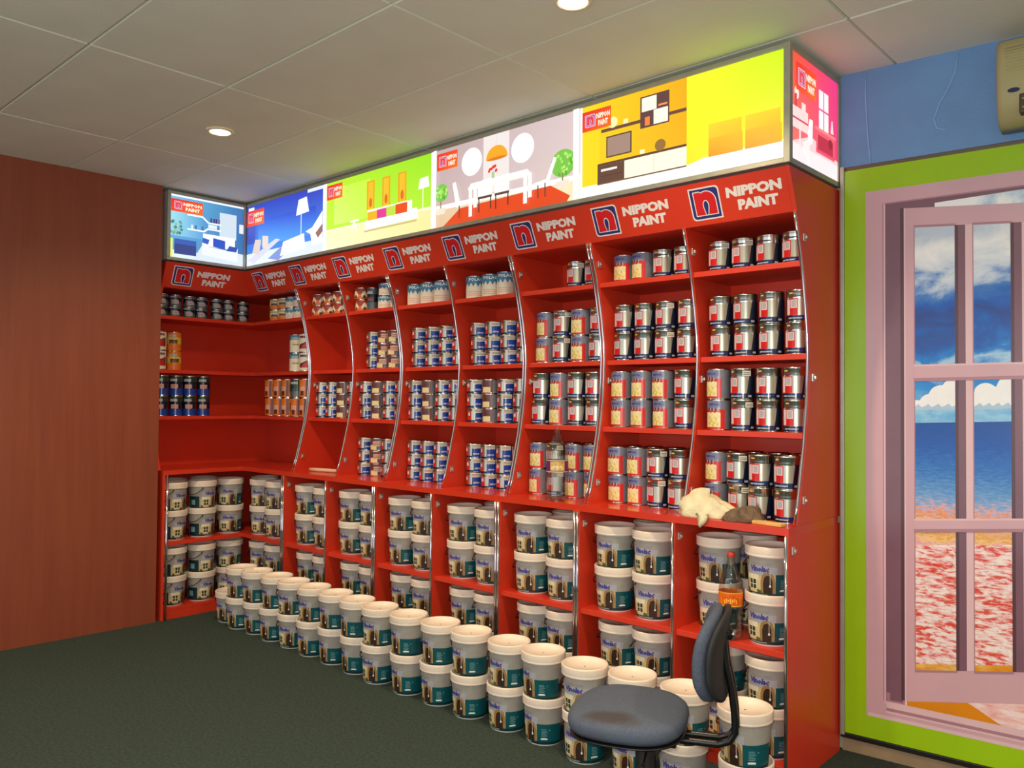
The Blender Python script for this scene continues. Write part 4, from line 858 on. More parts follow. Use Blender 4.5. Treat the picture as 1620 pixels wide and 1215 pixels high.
# ------------------------------------------------------------------ bottles
PET = glass('clear_plastic', (0.90, 0.92, 0.90)); LIQ = glass('clear_plastic_base', (0.80, 0.84, 0.80), 0.08)
def bottle(name, x, y, z, h, label, lab_mats, cap, rz, r_=0.05):
    t = empty(name, (x, y, z), R(rz)); k = h/0.33
    b = MB(); b.lathe([(0.030, 0.003), (0.040, 0.001), (r_, 0.016*k), (r_*0.97, 0.028*k), (r_, 0.06*k), (r_*0.985, 0.10*k), (r_, 0.125*k), (r_*0.985, 0.13*k), (r_*0.985, 0.185*k), (r_, 0.19*k), (r_*0.93, 0.22*k), (r_*0.72, 0.25*k), (r_*0.46, 0.28*k), (0.0145, 0.302*k), (0.0135, 0.306*k), (0.0165, 0.308*k), (0.0165, 0.312*k), (0.0135, 0.314*k), (0.0135, 0.328*k)], PET, 28, True, True, False); b.build('bottle_body', t)
    b = MB()
    for i in range(5):
        a = R(72*i+10); b.tube([(0.012*math.cos(a), 0.012*math.sin(a), 0.012), (0.030*math.cos(a), 0.030*math.sin(a), 0.0065), (0.037*math.cos(a), 0.037*math.sin(a), 0.014), (0.0405*math.cos(a), 0.0405*math.sin(a), 0.03)], [0.004, 0.0055, 0.005, 0.002], LIQ, 7)
    b.build('petal_base', t)
    b = MB(); b.cyl(r_, -180, 180, 0.131*k, 0.184*k, lab_mats[0], 28, 0.0006); b.cyl(r_, -40, 40, 0.138*k, 0.178*k, lab_mats[1], 7, 0.001)
    for zz in (0.131, 0.181): b.cyl(r_, -180, 180, zz*k, (zz+0.003)*k, lab_mats[2], 28, 0.001)
    for i in range(7):
        a = -32+9*i; b.cyl(r_, a, a+6, (0.142+0.004*(i % 3))*k, (0.158+0.004*(i % 2))*k, lab_mats[2], 1, 0.0014)
    b.build('label', t)
    if cap:
        b = MB(); b.lathe([(0.0165, 0.3145*k), (0.0168, 0.330*k), (0.0155, 0.333*k), (0.002, 0.3335*k)], cap, 20, True, False, True)
        for i in range(16):
            a = 2*math.pi*i/16; b.tube([(0.0167*math.cos(a), 0.0167*math.sin(a), 0.316*k), (0.0167*math.cos(a), 0.0167*math.sin(a), 0.329*k)], 0.0009, cap, 4)
        b.build('cap', t)
    tag(t, label, 'bottle'); return t
bottle('plastic_bottle', 2.94, 0.058, CNT, 0.365, 'empty clear bottle with purple and gold label on the counter', (mat('bottle_purple', (112, 44, 120), 0.3), mat('bottle_gold', (214, 172, 80), 0.3, var=0.25, scale=90), mat('bottle_pale', (240, 226, 190), 0.3)), None, 40, 0.054)
bottle('plastic_bottle', 3.888, 0.05, MID, 0.355, 'clear bottle with orange label and red cap inside the rightmost cabinet', (mat('bottle_orange', (240, 120, 16), 0.3), mat('bottle_deep_orange', (232, 92, 10), 0.3, var=0.2, scale=60), mat('bottle_yellow', (250, 190, 70), 0.3)), mat('bottle_cap_red', (190, 60, 50), 0.35), 28)

# ------------------------------------------------------------------ cloths, block and roll on the counter
def lump(name, pts_fn, m, nu=26, nv=14):
    b = MB(); vs_ = []; fs = []
    for j in range(nv+1):
        for i in range(nu): vs_.append(pts_fn(i/nu, j/nv))
    for j in range(nv):
        for i in range(nu): q = (i+1) % nu; fs.append((j*nu+i, j*nu+q, (j+1)*nu+q, (j+1)*nu+i))
    fs.append(tuple(range(nu-1, -1, -1))); b.add(vs_, fs, m, True); return b
def crumple(cx, cy_, lx, ly, lz, rot, seed, lean=0.0, amp=0.16):
    rnd = random.Random(seed); ph = [rnd.uniform(0, 6.28) for _ in range(9)]
    def fn(u, v):
        a = 2*math.pi*u; e = v*math.pi/2
        k = 1+amp*(0.5*math.sin(3*a+ph[0]+4*v)+0.35*math.sin(7*a+ph[1]+6*v)*math.cos(5*v+ph[2])+0.3*math.sin(11*a+ph[3]-9*v)+0.2*math.sin(17*a+ph[5]+11*v))
        cr = math.cos(e)**0.75 if v < 1 else 0
        x = lx*cr*math.cos(a)*k; y = ly*cr*math.sin(a)*k; z = lz*math.sin(e)*(1+amp*0.8*math.sin(5*a+ph[4])*math.sin(3*v+ph[6])+lean*math.cos(a))
        return (cx+x*math.cos(rot)-y*math.sin(rot), cy_+x*math.sin(rot)+y*math.cos(rot), max(0.0, z))
    return fn
mcl = mat('cream_cloth', (226, 212, 176), 0.9, var=0.14, scale=22, bump=1.0, bscale=28)
b = lump('c', crumple(0, 0, 0.138, 0.078, 0.088, R(10), 4, -0.3, 0.19), mcl, 40, 18)
# a corner of the cloth hanging over the counter edge
tail = [(-0.01, -0.06, 0.018), (0.02, -0.088, 0.010), (0.022, -0.105, -0.010), (0.014, -0.108, -0.035)]
w = [0.035, 0.028, 0.02, 0.004]; tv = []; 
for (x, y, z), q in zip(tail, w): tv += [(x-q, y-0.004, z), (x, y-0.012, z+0.007), (x+q, y-0.002, z+0.002), (x, y+0.006, z-0.002)]
tf = [];
for k in range(3):
    for i in range(4): tf.append((k*4+i, k*4+(i+1) % 4, (k+1)*4+(i+1) % 4, (k+1)*4+i))
tf.append((12, 13, 14, 15)); b.add(tv, tf, mcl, True)
o = b.build('cloth', None, (3.765, 0.094, CNT+0.0005)); tag(o, 'crumpled cream cloth heaped on the counter, one corner hanging over', 'cloth')
mbr = mat('brown_cloth', (112, 90, 72), 0.95, var=0.3, scale=26, bump=1.0, bscale=30)
b = lump('c', crumple(0, 0, 0.078, 0.048, 0.058, R(25), 5, 0.12, 0.25), mbr, 36, 16)
o = b.build('cloth', None, (3.945, 0.062, CNT+0.0005)); tag(o, 'dark brown rumpled cloth on the counter beside the cream cloth', 'cloth')
mwd = mat('pale_wood', (222, 178, 104), 0.6, var=0.1, scale=30)
b = MB(); b.bbox(-0.067, 0.067, -0.02, 0.02, 0.0, 0.014, mwd, 0.003)
o = b.build('wooden_block', None, (4.062, 0.035, CNT+0.0005)); o.rotation_euler = (0, 0, R(-8)); tag(o, 'flat pale wooden block on the counter at the right end', 'block')
mro = mat('paper_roll', (232, 196, 164), 0.7, var=0.05)
b = MB(); prof = [(0.011, 0.0), (0.0115, 0.002), (0.0115, 0.26), (0.011, 0.262)]; vsr = []
b.tube([(-0.13, 0, 0.0125), (-0.06, 0, 0.0125), (0.06, 0, 0.0125), (0.13, 0, 0.0125)], [0.012, 0.0124, 0.0124, 0.012], mro, 16)
for xe in (-0.1301, 0.1301): b.tube([(xe, 0, 0.0125), (xe*1.002, 0, 0.0125)], 0.0055, mat('roll_core', (120, 90, 70), 0.8), 10)
o = b.build('paper_roll', None, (0.80, 0.165, CNT+0.0003)); o.rotation_euler = (0, 0, R(14)); tag(o, 'cream paper roll lying on the counter of an empty bay', 'roll')

# ------------------------------------------------------------------ office chair
mfab = mat('grey_blue_fabric', (84, 92, 108), 0.9, var=0.12, scale=120, bump=0.4, bscale=300, spec=0.2)
def stain_fabric():
    m = bpy.data.materials.new('seat_fabric'); m.use_nodes = True; nt = m.node_tree; p_ = nt.nodes['Principled BSDF']; p_.inputs['Roughness'].default_value = 0.92; p_.inputs['Specular IOR Level'].default_value = 0.2
    tc = nt.nodes.new('ShaderNodeTexCoord'); n = nt.nodes.new('ShaderNodeTexNoise'); n.inputs['Scale'].default_value = 160; n.inputs['Detail'].default_value = 2
    mpp = nt.nodes.new('ShaderNodeMapping'); mpp.inputs['Location'].default_value = (-0.03, 2.6, -0.3); mpp.inputs['Scale'].default_value = (8.5, 19.0, 0.0)
    nz = nt.nodes.new('ShaderNodeTexNoise'); nz.inputs['Scale'].default_value = 18
    n2 = nt.nodes.new('ShaderNodeTexGradient'); n2.gradient_type = 'SPHERICAL'
    va = nt.nodes.new('ShaderNodeMixRGB'); va.blend_type = 'ADD'; va.inputs[0].default_value = 0.6
    nt.links.new(tc.outputs['Object'], nz.inputs['Vector']); nt.links.new(tc.outputs['Object'], mpp.inputs[0])
    nt.links.new(mpp.outputs[0], va.inputs[1]); nt.links.new(nz.outputs['Color'], va.inputs[2]); nt.links.new(va.outputs[0], n2.inputs['Vector'])
    r1 = nt.nodes.new('ShaderNodeValToRGB'); r1.color_ramp.elements[0].color = rgb((74, 82, 98)); r1.color_ramp.elements[1].color = rgb((98, 106, 122))
    r3 = nt.nodes.new('ShaderNodeValToRGB'); r3.color_ramp.elements[0].position = 0.0; r3.color_ramp.elements[1].position = 0.55; r3.color_ramp.elements[1].color = (0.75, 0.75, 0.75, 1)
    mx = nt.nodes.new('ShaderNodeMixRGB'); mx.inputs[2].default_value = rgb((72, 62, 56))
    nt.links.new(tc.outputs['Object'], n.inputs['Vector'])
    nt.links.new(n.outputs['Fac'], r1.inputs[0]); nt.links.new(n2.outputs['Fac'], r3.inputs[0]); nt.links.new(r3.outputs[0], mx.inputs[0]); nt.links.new(r1.outputs[0], mx.inputs[1]); nt.links.new(mx.outputs[0], p_.inputs['Base Color'])
    bp_ = nt.nodes.new('ShaderNodeBump'); bp_.inputs['Strength'].default_value = 0.4; bp_.inputs['Distance'].default_value = 0.004; nt.links.new(n.outputs['Fac'], bp_.inputs['Height']); nt.links.new(bp_.outputs[0], p_.inputs['Normal'])
    return m
mseat = stain_fabric()
mblk = mat('black_steel', (16, 16, 17), 0.28, 0.0, var=0.1); mcov = mat('black_cover', (34, 33, 34), 0.7, var=0.15, scale=40)
# local frame: -x is the front of the chair, z up
ch = empty('office_chair', (4.01, -0.781, 0.0), R(24)); tag(ch, 'grey-blue upholstered office chair with black frame before the stacked pails', 'chair')
def pad(half, top, z0, z1, nb, m, dome=0.02, ex=2.6):
    """rounded cushion: superellipse plan, rolled edges"""
    b = MB(); n = 44; lv = [(0.80, z0), (0.93, z0+0.004), (0.985, z0+(z1-z0)*0.3), (1.0, z0+(z1-z0)*0.55), (0.985, z0+(z1-z0)*0.8), (0.93, z1-0.004), (0.8, z1+dome*0.2), (0.55, z1+dome*0.6), (0.28, z1+dome*0.92), (0.04, z1+dome)]
    vs_ = []; fs = []
    for s_, z in lv:
        for i in range(n):
            a = 2*math.pi*i/n; c, s2 = math.cos(a), math.sin(a)
            x = half[0]*s_*math.copysign(abs(c)**(2/ex), c); y = half[1]*s_*math.copysign(abs(s2)**(2/ex), s2)
            drop = 0.028*max(0.0, (-x/half[0]-0.35))**1.6          # waterfall front
            vs_.append((x, y, z-drop))
    for k in range(len(lv)-1):
        for i in range(n): j = (i+1) % n; fs.append((k*n+i, k*n+j, (k+1)*n+j, (k+1)*n+i))
    fs.append(tuple(range(n-1, -1, -1))); fs.append(tuple((len(lv)-1)*n+i for i in range(n)))
    b.add(vs_, fs, m, True); return b
pad((0.196, 0.208), 0, 0.437, 0.502, 0, mseat, 0.016).build('seat', ch, (-0.055, 0, 0))
b = pad((0.19, 0.20), 0, 0.424, 0.437, 0, BLACK, 0.0); b.build('seat_pan', ch, (-0.055, 0, 0))
# back rest : cushion and shell
def back_shape(x0, x1, m, sc=1.0, zc=0.706):
    b = MB(); n = 40; vs_ = []; fs = []
    lv = [(0.78, x0), (0.93, x0+(x1-x0)*0.08), (1.0, x0+(x1-x0)*0.35), (1.0, x0+(x1-x0)*0.7), (0.93, x0+(x1-x0)*0.94), (0.7, x1), (0.3, x1)]
    for s_, x in lv:
        for i in range(n):
            a = 2*math.pi*i/n; c, s2 = math.cos(a), math.sin(a)
            y = 0.185*sc*s_*math.copysign(abs(c)**(2/2.7), c); z = 0.144*sc*s_*math.copysign(abs(s2)**(2/2.7), s2)
            bow = -0.028*(y/0.185)**2 + 0.022*(z/0.15)**2 + 0.006*z/0.15
            vs_.append((x+bow, y, zc+z))
    for k in range(len(lv)-1):
        for i in range(n): j = (i+1) % n; fs.append((k*n+j, k*n+i, (k+1)*n+i, (k+1)*n+j))
    fs.append(tuple(range(n))); fs.append(tuple((len(lv)-1)*n+i for i in range(n-1, -1, -1)))
    b.add(vs_, fs, m, True); return b
back_shape(0.262, 0.222, mfab).build('backrest', ch, (-0.03, 0, 0))
back_shape(0.262, 0.288, mcov, 0.985).build('back_shell', ch, (-0.03, 0, 0))
b = MB()
for yy in (-0.03, 0.03):
    pts = [(0.05, yy, 0.418), (0.20, yy, 0.416), (0.30, yy, 0.418), (0.335, yy, 0.432), (0.352, yy, 0.462), (0.350, yy, 0.52), (0.340, yy, 0.60), (0.322, yy, 0.68), (0.316, yy, 0.74), (0.316, yy, 0.775)]
    b.tube(pts, 0.0115, mblk, 10)
b.tube([(0.316, -0.03, 0.77), (0.316, -0.018, 0.788), (0.316, 0.018, 0.788), (0.316, 0.03, 0.77)], 0.0115, mblk, 10); b.build('back_frame', ch, (-0.06, 0, 0))
b = MB(); b.tube([(0.275, 0, 0.765), (0.335, 0, 0.765)], 0.02, mblk, 12); b.tube([(0.333, 0, 0.765), (0.345, 0, 0.765)], 0.014, CHROME, 12); b.build('back_knob', ch, (-0.055, 0, 0))
b = MB(); b.bbox(-0.09, 0.11, -0.06, 0.06, 0.395, 0.424, mblk, 0.006); b.build('mechanism', ch)
b = MB(); b.tube([(0.02, -0.05, 0.405), (0.03, -0.20, 0.400), (0.032, -0.24, 0.398)], 0.005, mblk, 8); b.tube([(0.032, -0.23, 0.398), (0.033, -0.27, 0.397)], 0.010, BLACK, 10); b.build('lever', ch)
b = MB(); b.lathe([(0.036, 0.10), (0.036, 0.16), (0.034, 0.165), (0.034, 0.23), (0.0325, 0.235), (0.0325, 0.31), (0.031, 0.315), (0.031, 0.395)], mcov, 22); b.build('column', ch)
for k in range(5):
    a = R(72*k+20); b = MB(); c, s_ = math.cos(a), math.sin(a)
    b.tube([(0.02*c, 0.02*s_, 0.105), (0.12*c, 0.12*s_, 0.098), (0.265*c, 0.265*s_, 0.078)], [0.022, 0.019, 0.013], BLACK, 10); lg = b.build('leg', ch)
    b = MB()
    for q in (-1, 1):
        px, py = -s_*0.013*q, c*0.013*q
        b.tube([(0.262*c+px*0.5, 0.262*s_+py*0.5, 0.0275), (0.262*c+px*1.7, 0.262*s_+py*1.7, 0.0275)], 0.0272, BLACK, 16)
    b.tube([(0.262*c, 0.262*s_, 0.03), (0.262*c, 0.262*s_, 0.078)], 0.008, mblk, 8); b.build('caster', lg)

# ------------------------------------------------------------------ seaside mural on the right-hand wall
def noise_print(name, cols, scale, mapping=(1, 1, 1), rough=0.2, detail=6, dist=0.0, thr=None):
    m = bpy.data.materials.new(name); m.use_nodes = True; nt = m.node_tree; p_ = nt.nodes['Principled BSDF']; p_.inputs['Roughness'].default_value = rough
    tc = nt.nodes.new('ShaderNodeTexCoord'); mp = nt.nodes.new('ShaderNodeMapping'); mp.inputs['Scale'].default_value = mapping
    n = nt.nodes.new('ShaderNodeTexNoise'); n.inputs['Scale'].default_value = scale; n.inputs['Detail'].default_value = detail; n.inputs['Distortion'].default_value = dist; n.inputs['Roughness'].default_value = 0.62
    r_ = nt.nodes.new('ShaderNodeValToRGB'); cr = r_.color_ramp
    while len(cr.elements) < len(cols): cr.elements.new(0.5)
    for e_, (p, c) in zip(cr.elements, cols): e_.position = p; e_.color = rgb(c)
    nt.links.new(tc.outputs['Object'], mp.inputs[0]); nt.links.new(mp.outputs[0], n.inputs['Vector']); nt.links.new(n.outputs['Fac'], r_.inputs[0]); nt.links.new(r_.outputs[0], p_.inputs['Base Color'])
    return m
MG = mat('mural_green', (156, 200, 24), 0.18, var=0.03, scale=3); MPK = mat('mural_pink', (210, 168, 180), 0.18, var=0.03, scale=3); MPL = mat('mural_pink_light', (226, 190, 198), 0.18, var=0.02)
MDK = mat('mural_plum', (126, 90, 106), 0.2, var=0.05, scale=8); MDD = mat('mural_dark_plum', (92, 60, 72), 0.2, var=0.05); MMD = mat('mural_rose_shade', (176, 128, 142), 0.2, var=0.04)
MSKYT = noise_print('mural_upper_sky', [(0.32, (30, 70, 150)), (0.48, (40, 110, 200)), (0.58, (110, 160, 215)), (0.72, (235, 238, 245))], 2.6, (1, 1, 2.2), dist=0.4)
MSKYC = noise_print('mural_bright_cloud', [(0.36, (60, 120, 200)), (0.5, (170, 200, 230)), (0.62, (245, 248, 250))], 3.4, (1, 1, 1.6), dist=0.5)
MSKYD = noise_print('mural_deep_sky', [(0.35, (18, 60, 150)), (0.5, (20, 96, 200)), (0.66, (70, 150, 225))], 3.0, (1, 1, 3), dist=0.3)
MSKYL = noise_print('mural_light_sky', [(0.35, (20, 120, 210)), (0.55, (60, 165, 235)), (0.7, (150, 205, 240))], 3.2, (1, 1, 3), dist=0.3)
MSEA = noise_print('mural_sea', [(0.3, (8, 62, 150)), (0.5, (20, 96, 190)), (0.66, (70, 150, 220)), (0.78, (200, 225, 240))], 14, (1, 1, 4.5), detail=8)
MSEAL = noise_print('mural_pale_sea', [(0.3, (60, 120, 200)), (0.5, (110, 155, 215)), (0.7, (190, 190, 220))], 9, (1, 1, 5))
MFO = noise_print('mural_foam', [(0.30, (214, 60, 30)), (0.42, (226, 96, 80)), (0.50, (240, 196, 200)), (0.60, (250, 244, 240)), (0.74, (226, 140, 166))], 21, (1, 1, 3.6), detail=9, dist=0.5)
MFOP = noise_print('mural_pink_foam', [(0.32, (226, 130, 90)), (0.45, (240, 190, 190)), (0.6, (248, 230, 232)), (0.75, (214, 150, 190))], 8, (1, 1, 4), detail=7, dist=0.6)
MSAND = noise_print('mural_sand', [(0.3, (214, 128, 20)), (0.5, (230, 160, 50)), (0.7, (240, 205, 130))], 12, (1, 1, 3))
MSANDO = mat('mural_orange_sand', (222, 138, 24), 0.2, var=0.05)
MCLOUD = mat('mural_cloud_white', (244, 246, 250), 0.2, var=0.03, scale=14); MCLOUD2 = mat('mural_cloud_shade', (176, 204, 232), 0.2, var=0.05, scale=14)
def height_print(name, stops, z0, z1, nscale, mapping, amp):
    """printed picture whose colour follows the height on the print, broken up by noise"""
    m = bpy.data.materials.new(name); m.use_nodes = True; nt = m.node_tree; p_ = nt.nodes['Principled BSDF']; p_.inputs['Roughness'].default_value = 0.2
    tc = nt.nodes.new('ShaderNodeTexCoord'); sx = nt.nodes.new('ShaderNodeSeparateXYZ'); mr = nt.nodes.new('ShaderNodeMapRange'); mr.inputs[1].default_value = z0; mr.inputs[2].default_value = z1
    mp = nt.nodes.new('ShaderNodeMapping'); mp.inputs['Scale'].default_value = mapping
    n = nt.nodes.new('ShaderNodeTexNoise'); n.inputs['Scale'].default_value = nscale; n.inputs['Detail'].default_value = 7; n.inputs['Roughness'].default_value = 0.6; n.inputs['Distortion'].default_value = 0.4
    ma = nt.nodes.new('ShaderNodeMath'); ma.operation = 'MULTIPLY_ADD'; ma.inputs[1].default_value = amp; ma.inputs[2].default_value = -amp/2
    ad = nt.nodes.new('ShaderNodeMath'); ad.operation = 'ADD'
    r_ = nt.nodes.new('ShaderNodeValToRGB'); cr = r_.color_ramp
    stops = sorted(stops)
    while len(cr.elements) < len(stops): cr.elements.new(0.5)
    for e_, (z, c) in zip(cr.elements, stops): e_.position = (z-z0)/(z1-z0); e_.color = rgb(c)
    nt.links.new(tc.outputs['Object'], sx.inputs[0]); nt.links.new(sx.outputs[2], mr.inputs[0]); nt.links.new(tc.outputs['Object'], mp.inputs[0]); nt.links.new(mp.outputs[0], n.inputs['Vector'])
    nt.links.new(n.outputs['Fac'], ma.inputs[0]); nt.links.new(ma.outputs[0], ad.inputs[0]); nt.links.new(mr.outputs[0], ad.inputs[1]); nt.links.new(ad.outputs[0], r_.inputs[0]); nt.links.new(r_.outputs[0], p_.inputs['Base Color'])
    return m
MSKY = height_print('mural_sky', [(2.25, (190, 205, 225)), (2.14, (240, 242, 246)), (2.06, (205, 218, 235)), (2.0, (70, 130, 205)), (1.93, (24, 92, 190)), (1.86, (38, 70, 150)), (1.80, (22, 90, 185)), (1.74, (20, 128, 215)), (1.69, (170, 210, 238)), (1.63, (30, 130, 220)), (1.56, (36, 146, 226)), (1.47, (150, 205, 240)), (1.43, (90, 170, 230))], 1.43, 2.26, 4.0, (1, 1, 1.8), 0.5)
MSEAG = height_print('mural_sea_to_shore', [(1.44, (10, 76, 166)), (1.34, (14, 88, 184)), (1.24, (44, 118, 202)), (1.15, (100, 156, 216)), (1.105, (150, 170, 214)), (1.085, (228, 176, 190)), (1.06, (226, 140, 50)), (1.03, (240, 196, 176)), (0.985, (232, 160, 60)), (0.955, (246, 214, 150)), (0.935, (232, 150, 176)), (0.90, (244, 214, 222))], 0.90, 1.44, 34.0, (1, 1, 4), 0.42)
mu = empty('wall_mural'); mu.matrix_world = wallroot_m @ Matrix.Translation((0.04, 0.0, 0.09)); tag(mu, 'large printed seaside window mural with green border on the right wall', 'mural')
MZ0, MZ1, MX0, MX1 = 0.09, 2.535, 0.022, 2.42
def mloc(o): o.location = (-0.04, 0, -0.09); return o
b = MB(); b.bbox(MX0, MX1, -0.022, -0.004, MZ0, MZ1, MG, 0.002); mloc(b.build('board', mu))
class Flat(MB):
    def __init__(s): super().__init__(); s.lay = 0
    warp = None
    def q(s, pts, m):
        if s.warp: pts = [s.warp(x, z) for x, z in pts]
        s.lay += 1; y = -0.0224-s.lay*0.00010; s.add([(x, y, z) for x, z in pts], fan(pts) if len(pts) > 4 else [tuple(range(len(pts)))], m)
    def r(s, x0, z0, x1, z1, m): s.q([(x0, z0), (x1, z0), (x1, z1), (x0, z1)], m)
F = Flat()
fx1 = MX1-0.085
F.r(0.11, 0.185, fx1, 2.43, MPK)                                     # outer frame
F.r(0.118, 0.185, fx1-0.008, 0.2, MPL)
F.r(0.178, 0.262, fx1-0.07, 2.372, MMD)                              # inner edge
F.r(0.190, 0.30, fx1-0.08, 2.366, MDK)
F.r(0.182, 0.25, 0.188, 2.37, MPL)
F.r(0.205, 0.27, 0.254, 2.34, MDK); F.r(0.248, 0.28, 0.262, 2.34, MDD)
F.r(0.19, 0.235, fx1-0.08, 0.262, MPL); F.r(0.19, 0.222, fx1-0.08, 0.235, MMD); F.r(0.19, 0.214, fx1-0.08, 0.222, MPL)
# view under the sash, sand and foam
F.r(0.262, 0.262, fx1-0.1, 0.56, MFOP); F.q([(0.27, 0.262), (0.27, 0.33), (0.40, 0.345), (0.47, 0.335), (0.53, 0.305), (0.585, 0.275), (0.61, 0.262)], MSANDO); F.q([(0.56, 0.39), (0.62, 0.36), (0.72, 0.375), (0.8, 0.42), (0.62, 0.42)], MFO)
def sash(x0, xs, flip):
    """casement seen through: xs = glass edges"""
    X = (lambda x: x) if not flip else (lambda x: 2*xm-x)
    def r_(a, z0, c, z1, m): F.r(min(X(a), X(c)), z0, max(X(a), X(c)), z1, m)
    r_(x0, 0.285, 0.95, 2.335, MPK); r_(x0, 0.285, x0+0.006, 2.335, MPL)
    r_(x0, 0.285, 0.95, 0.30, MMD) if flip else None
    cols = [(0.304, 0.453), (0.520, 0.648), (0.715, 0.85)]
    for a, c in cols:
        if c > 0.95: continue
        r_(a-0.004, 0.405, c+0.004, 2.262, MMD)
        r_(a, 1.435, c, 2.252, MSKY)
        n = 44; pts = [(a, 1.495)]
        puffs = [(0.31, 1.50, 0.03), (0.36, 1.515, 0.04), (0.40, 1.545, 0.045), (0.445, 1.575, 0.04), (0.47, 1.54, 0.04), (0.525, 1.52, 0.035), (0.56, 1.555, 0.04), (0.60, 1.545, 0.035), (0.64, 1.58, 0.04), (0.70, 1.54, 0.05), (0.76, 1.51, 0.04), (0.81, 1.55, 0.05), (0.86, 1.52, 0.04)]
        for k in range(n+1):
            q = a+(c-a)*k/n; pts.append((q, max([1.50+0.006*math.sin(q*90)]+[pz+math.sqrt(pr_*pr_-(q-px)**2) for px, pz, pr_ in puffs if abs(q-px) < pr_])))
        pts.append((c, 1.495)); pts = [(X(p), q) for p, q in pts]; F.q(pts if not flip else pts[::-1], MCLOUD)
        pts = [(a, 1.488)] + [(a+(c-a)*k/12, 1.506+0.008*math.sin(k*2.1+a*20)) for k in range(13)] + [(c, 1.488)]; pts = [(X(p), q) for p, q in pts]; F.q(pts if not flip else pts[::-1], MCLOUD2)
        r_(a, 0.90, c, 1.435, MSEAG); r_(a, 0.415, c, 0.93, MFO); r_(a, 0.415, c, 0.44, MSAND)
        # dark reveal beside the glass
        r_(c, 0.415, c+0.038, 2.255, MDK); r_(c, 0.415, c+0.012, 2.255, MDD); r_(c+0.038, 0.415, c+0.064, 2.255, MPL)
    for z0, z1 in ((1.622, 1.678), (0.996, 1.038)):
        r_(0.30, z0, 0.90, z1, MPK); r_(0.30, z1-0.008, 0.90, z1, MPL); r_(0.30, z0-0.014, 0.90, z0, MMD)
xm = (0.178+fx1-0.07)/2+0.0
F.q([(0.38, 2.322), (0.94, 2.20), (0.94, 2.362), (0.38, 2.345)], MSKYC)
# the printed casements stand ajar: their rails run towards each other
F.warp = lambda x, z: (x, 1.72+(z-1.72)*(1-0.14*(x-0.30)))
sash(0.262, None, False)
F.warp = lambda x, z: (x, 1.72+(z-1.72)*(1-0.14*(2*xm-x-0.30)))
sash(0.262, None, True)
F.warp = None
F.r(0.96, 0.42, 2*xm-0.96, 2.335, MSKYL); F.r(0.96, 0.95, 2*xm-0.96, 1.44, MSEA); F.r(0.96, 0.30, 2*xm-0.96, 0.95, MFO)
mloc(F.build('print', mu))
b = MB(); b.bbox(MX0-0.018, MX0, -0.03, -0.002, MZ0-0.01, MZ1+0.02, ALU, 0.003); mloc(b.build('frame_bar', mu))
b = MB(); b.bbox(MX0-0.018, MX1, -0.026, -0.002, MZ0-0.022, MZ0-0.0005, mat('dark_rail', (40, 38, 36), 0.4, 0.5), 0.003); mloc(b.build('frame_bar', mu))
b = MB(); b.bbox(MX0, MX1, -0.016, -0.002, MZ1+0.0005, MZ1+0.018, mat('rail_grey', (110, 100, 88), 0.35, 0.7), 0.003); mloc(b.build('frame_bar', mu))
b = MB(); b.box(MX0-0.02, 3.7, 0.012, 0.03, 0.0, 0.066, mbeige); o = b.build('baseboard_end'); o.matrix_world = wallroot_m; structure(o)

# stray cables on the blue wall
mcab = mat('pale_cable', (150, 186, 232), 0.5)
def cable(pts, label, r_=0.0026):
    b = MB(); b.tube([(x, -0.0022, z) for x, z in pts], r_, mcab, 6); o = b.build('cable'); o.matrix_world = wallroot_m; tag(o, label, 'cable', 'thin cables on the blue wall')
cable([(0.106, 2.955), (0.105, 2.85), (0.110, 2.75), (0.116, 2.65), (0.126, 2.556)], 'thin pale cable running straight down the blue wall')
cable([(0.465, 2.955), (0.455, 2.88), (0.43, 2.82), (0.395, 2.76), (0.375, 2.70), (0.385, 2.66), (0.425, 2.642)], 'thin pale cable curling on the blue wall beside the air conditioner')

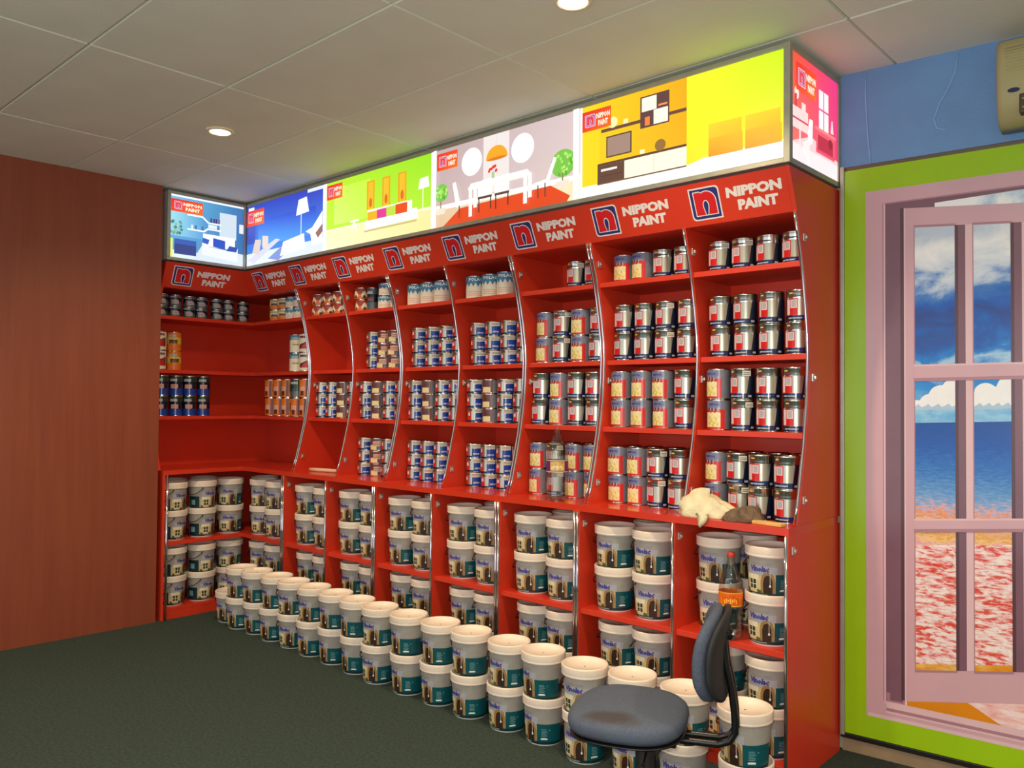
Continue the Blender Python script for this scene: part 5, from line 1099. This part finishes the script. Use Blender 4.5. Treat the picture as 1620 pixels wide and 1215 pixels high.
# ------------------------------------------------------------------ air conditioner
mac = mat('aged_beige_plastic', (172, 164, 116), 0.45, var=0.05, scale=4); macd = mat('vent_dark', (70, 66, 46), 0.5); macl = mat('vent_slat', (150, 140, 96), 0.45)
ac = empty('air_conditioner'); ac.matrix_world = wallroot_m @ Matrix.Translation((0.62, 0.0, 2.585)); tag(ac, 'beige wall mounted air conditioner on the blue wall at the picture edge', 'air conditioner')
AW, AH, AD = 0.86, 0.325, 0.19
prof = [(0.0, 0.0), (-0.09, 0.0), (-0.14, 0.02), (-0.175, 0.07), (-0.188, 0.14), (-0.188, 0.25), (-0.175, 0.305), (-0.14, AH), (0.0, AH)]
b = MB(); n = len(prof); rings = []
for xs, sc in ((0.0, 0.90), (0.008, 0.965), (0.022, 1.0), (AW-0.022, 1.0), (AW-0.008, 0.965), (AW, 0.90)):
    rings.append([(xs, y*sc, AH/2+(z-AH/2)*(0.9+0.1*sc if sc < 1 else 1)) for y, z in prof])
vs_ = [p for r_ in rings for p in r_]; fs = []
for k in range(len(rings)-1):
    for i in range(n): j = (i+1) % n; fs.append((k*n+i, (k+1)*n+i, (k+1)*n+j, k*n+j))
fs.append(tuple(range(n))); fs.append(tuple((len(rings)-1)*n+i for i in range(n-1, -1, -1)))
b.add(vs_, fs, mac, True); b.build('casing', ac)
b = MB(); b.bbox(0.075, AW-0.075, -0.186, -0.10, 0.022, 0.096, macd, 0.006); b.build('outlet', ac)
for k in range(2):
    b = MB(); b.bbox(0.085, AW-0.085, -0.194-0.002*k, -0.17, 0.036+0.032*k, 0.044+0.032*k, macl, 0.003); b.build('louvre', ac)
b = MB(); b.lathe([(0.02, 0), (0.02, 0.002), (0.018, 0.003)], mat('badge_blue', (36, 44, 84), 0.3), 24, True, True, True); bd = b.build('badge', ac); bd.scale = (1, 0.42, 1); bd.rotation_euler = (R(90), 0, 0); bd.location = (0.058, -0.187, 0.112)
for k in range(9):
    b = MB(); b.bbox(0.03, AW-0.03, -0.191, -0.184, 0.185+k*0.0115, 0.189+k*0.0115, mac, 0.0015); b.build('grille_slat', ac)
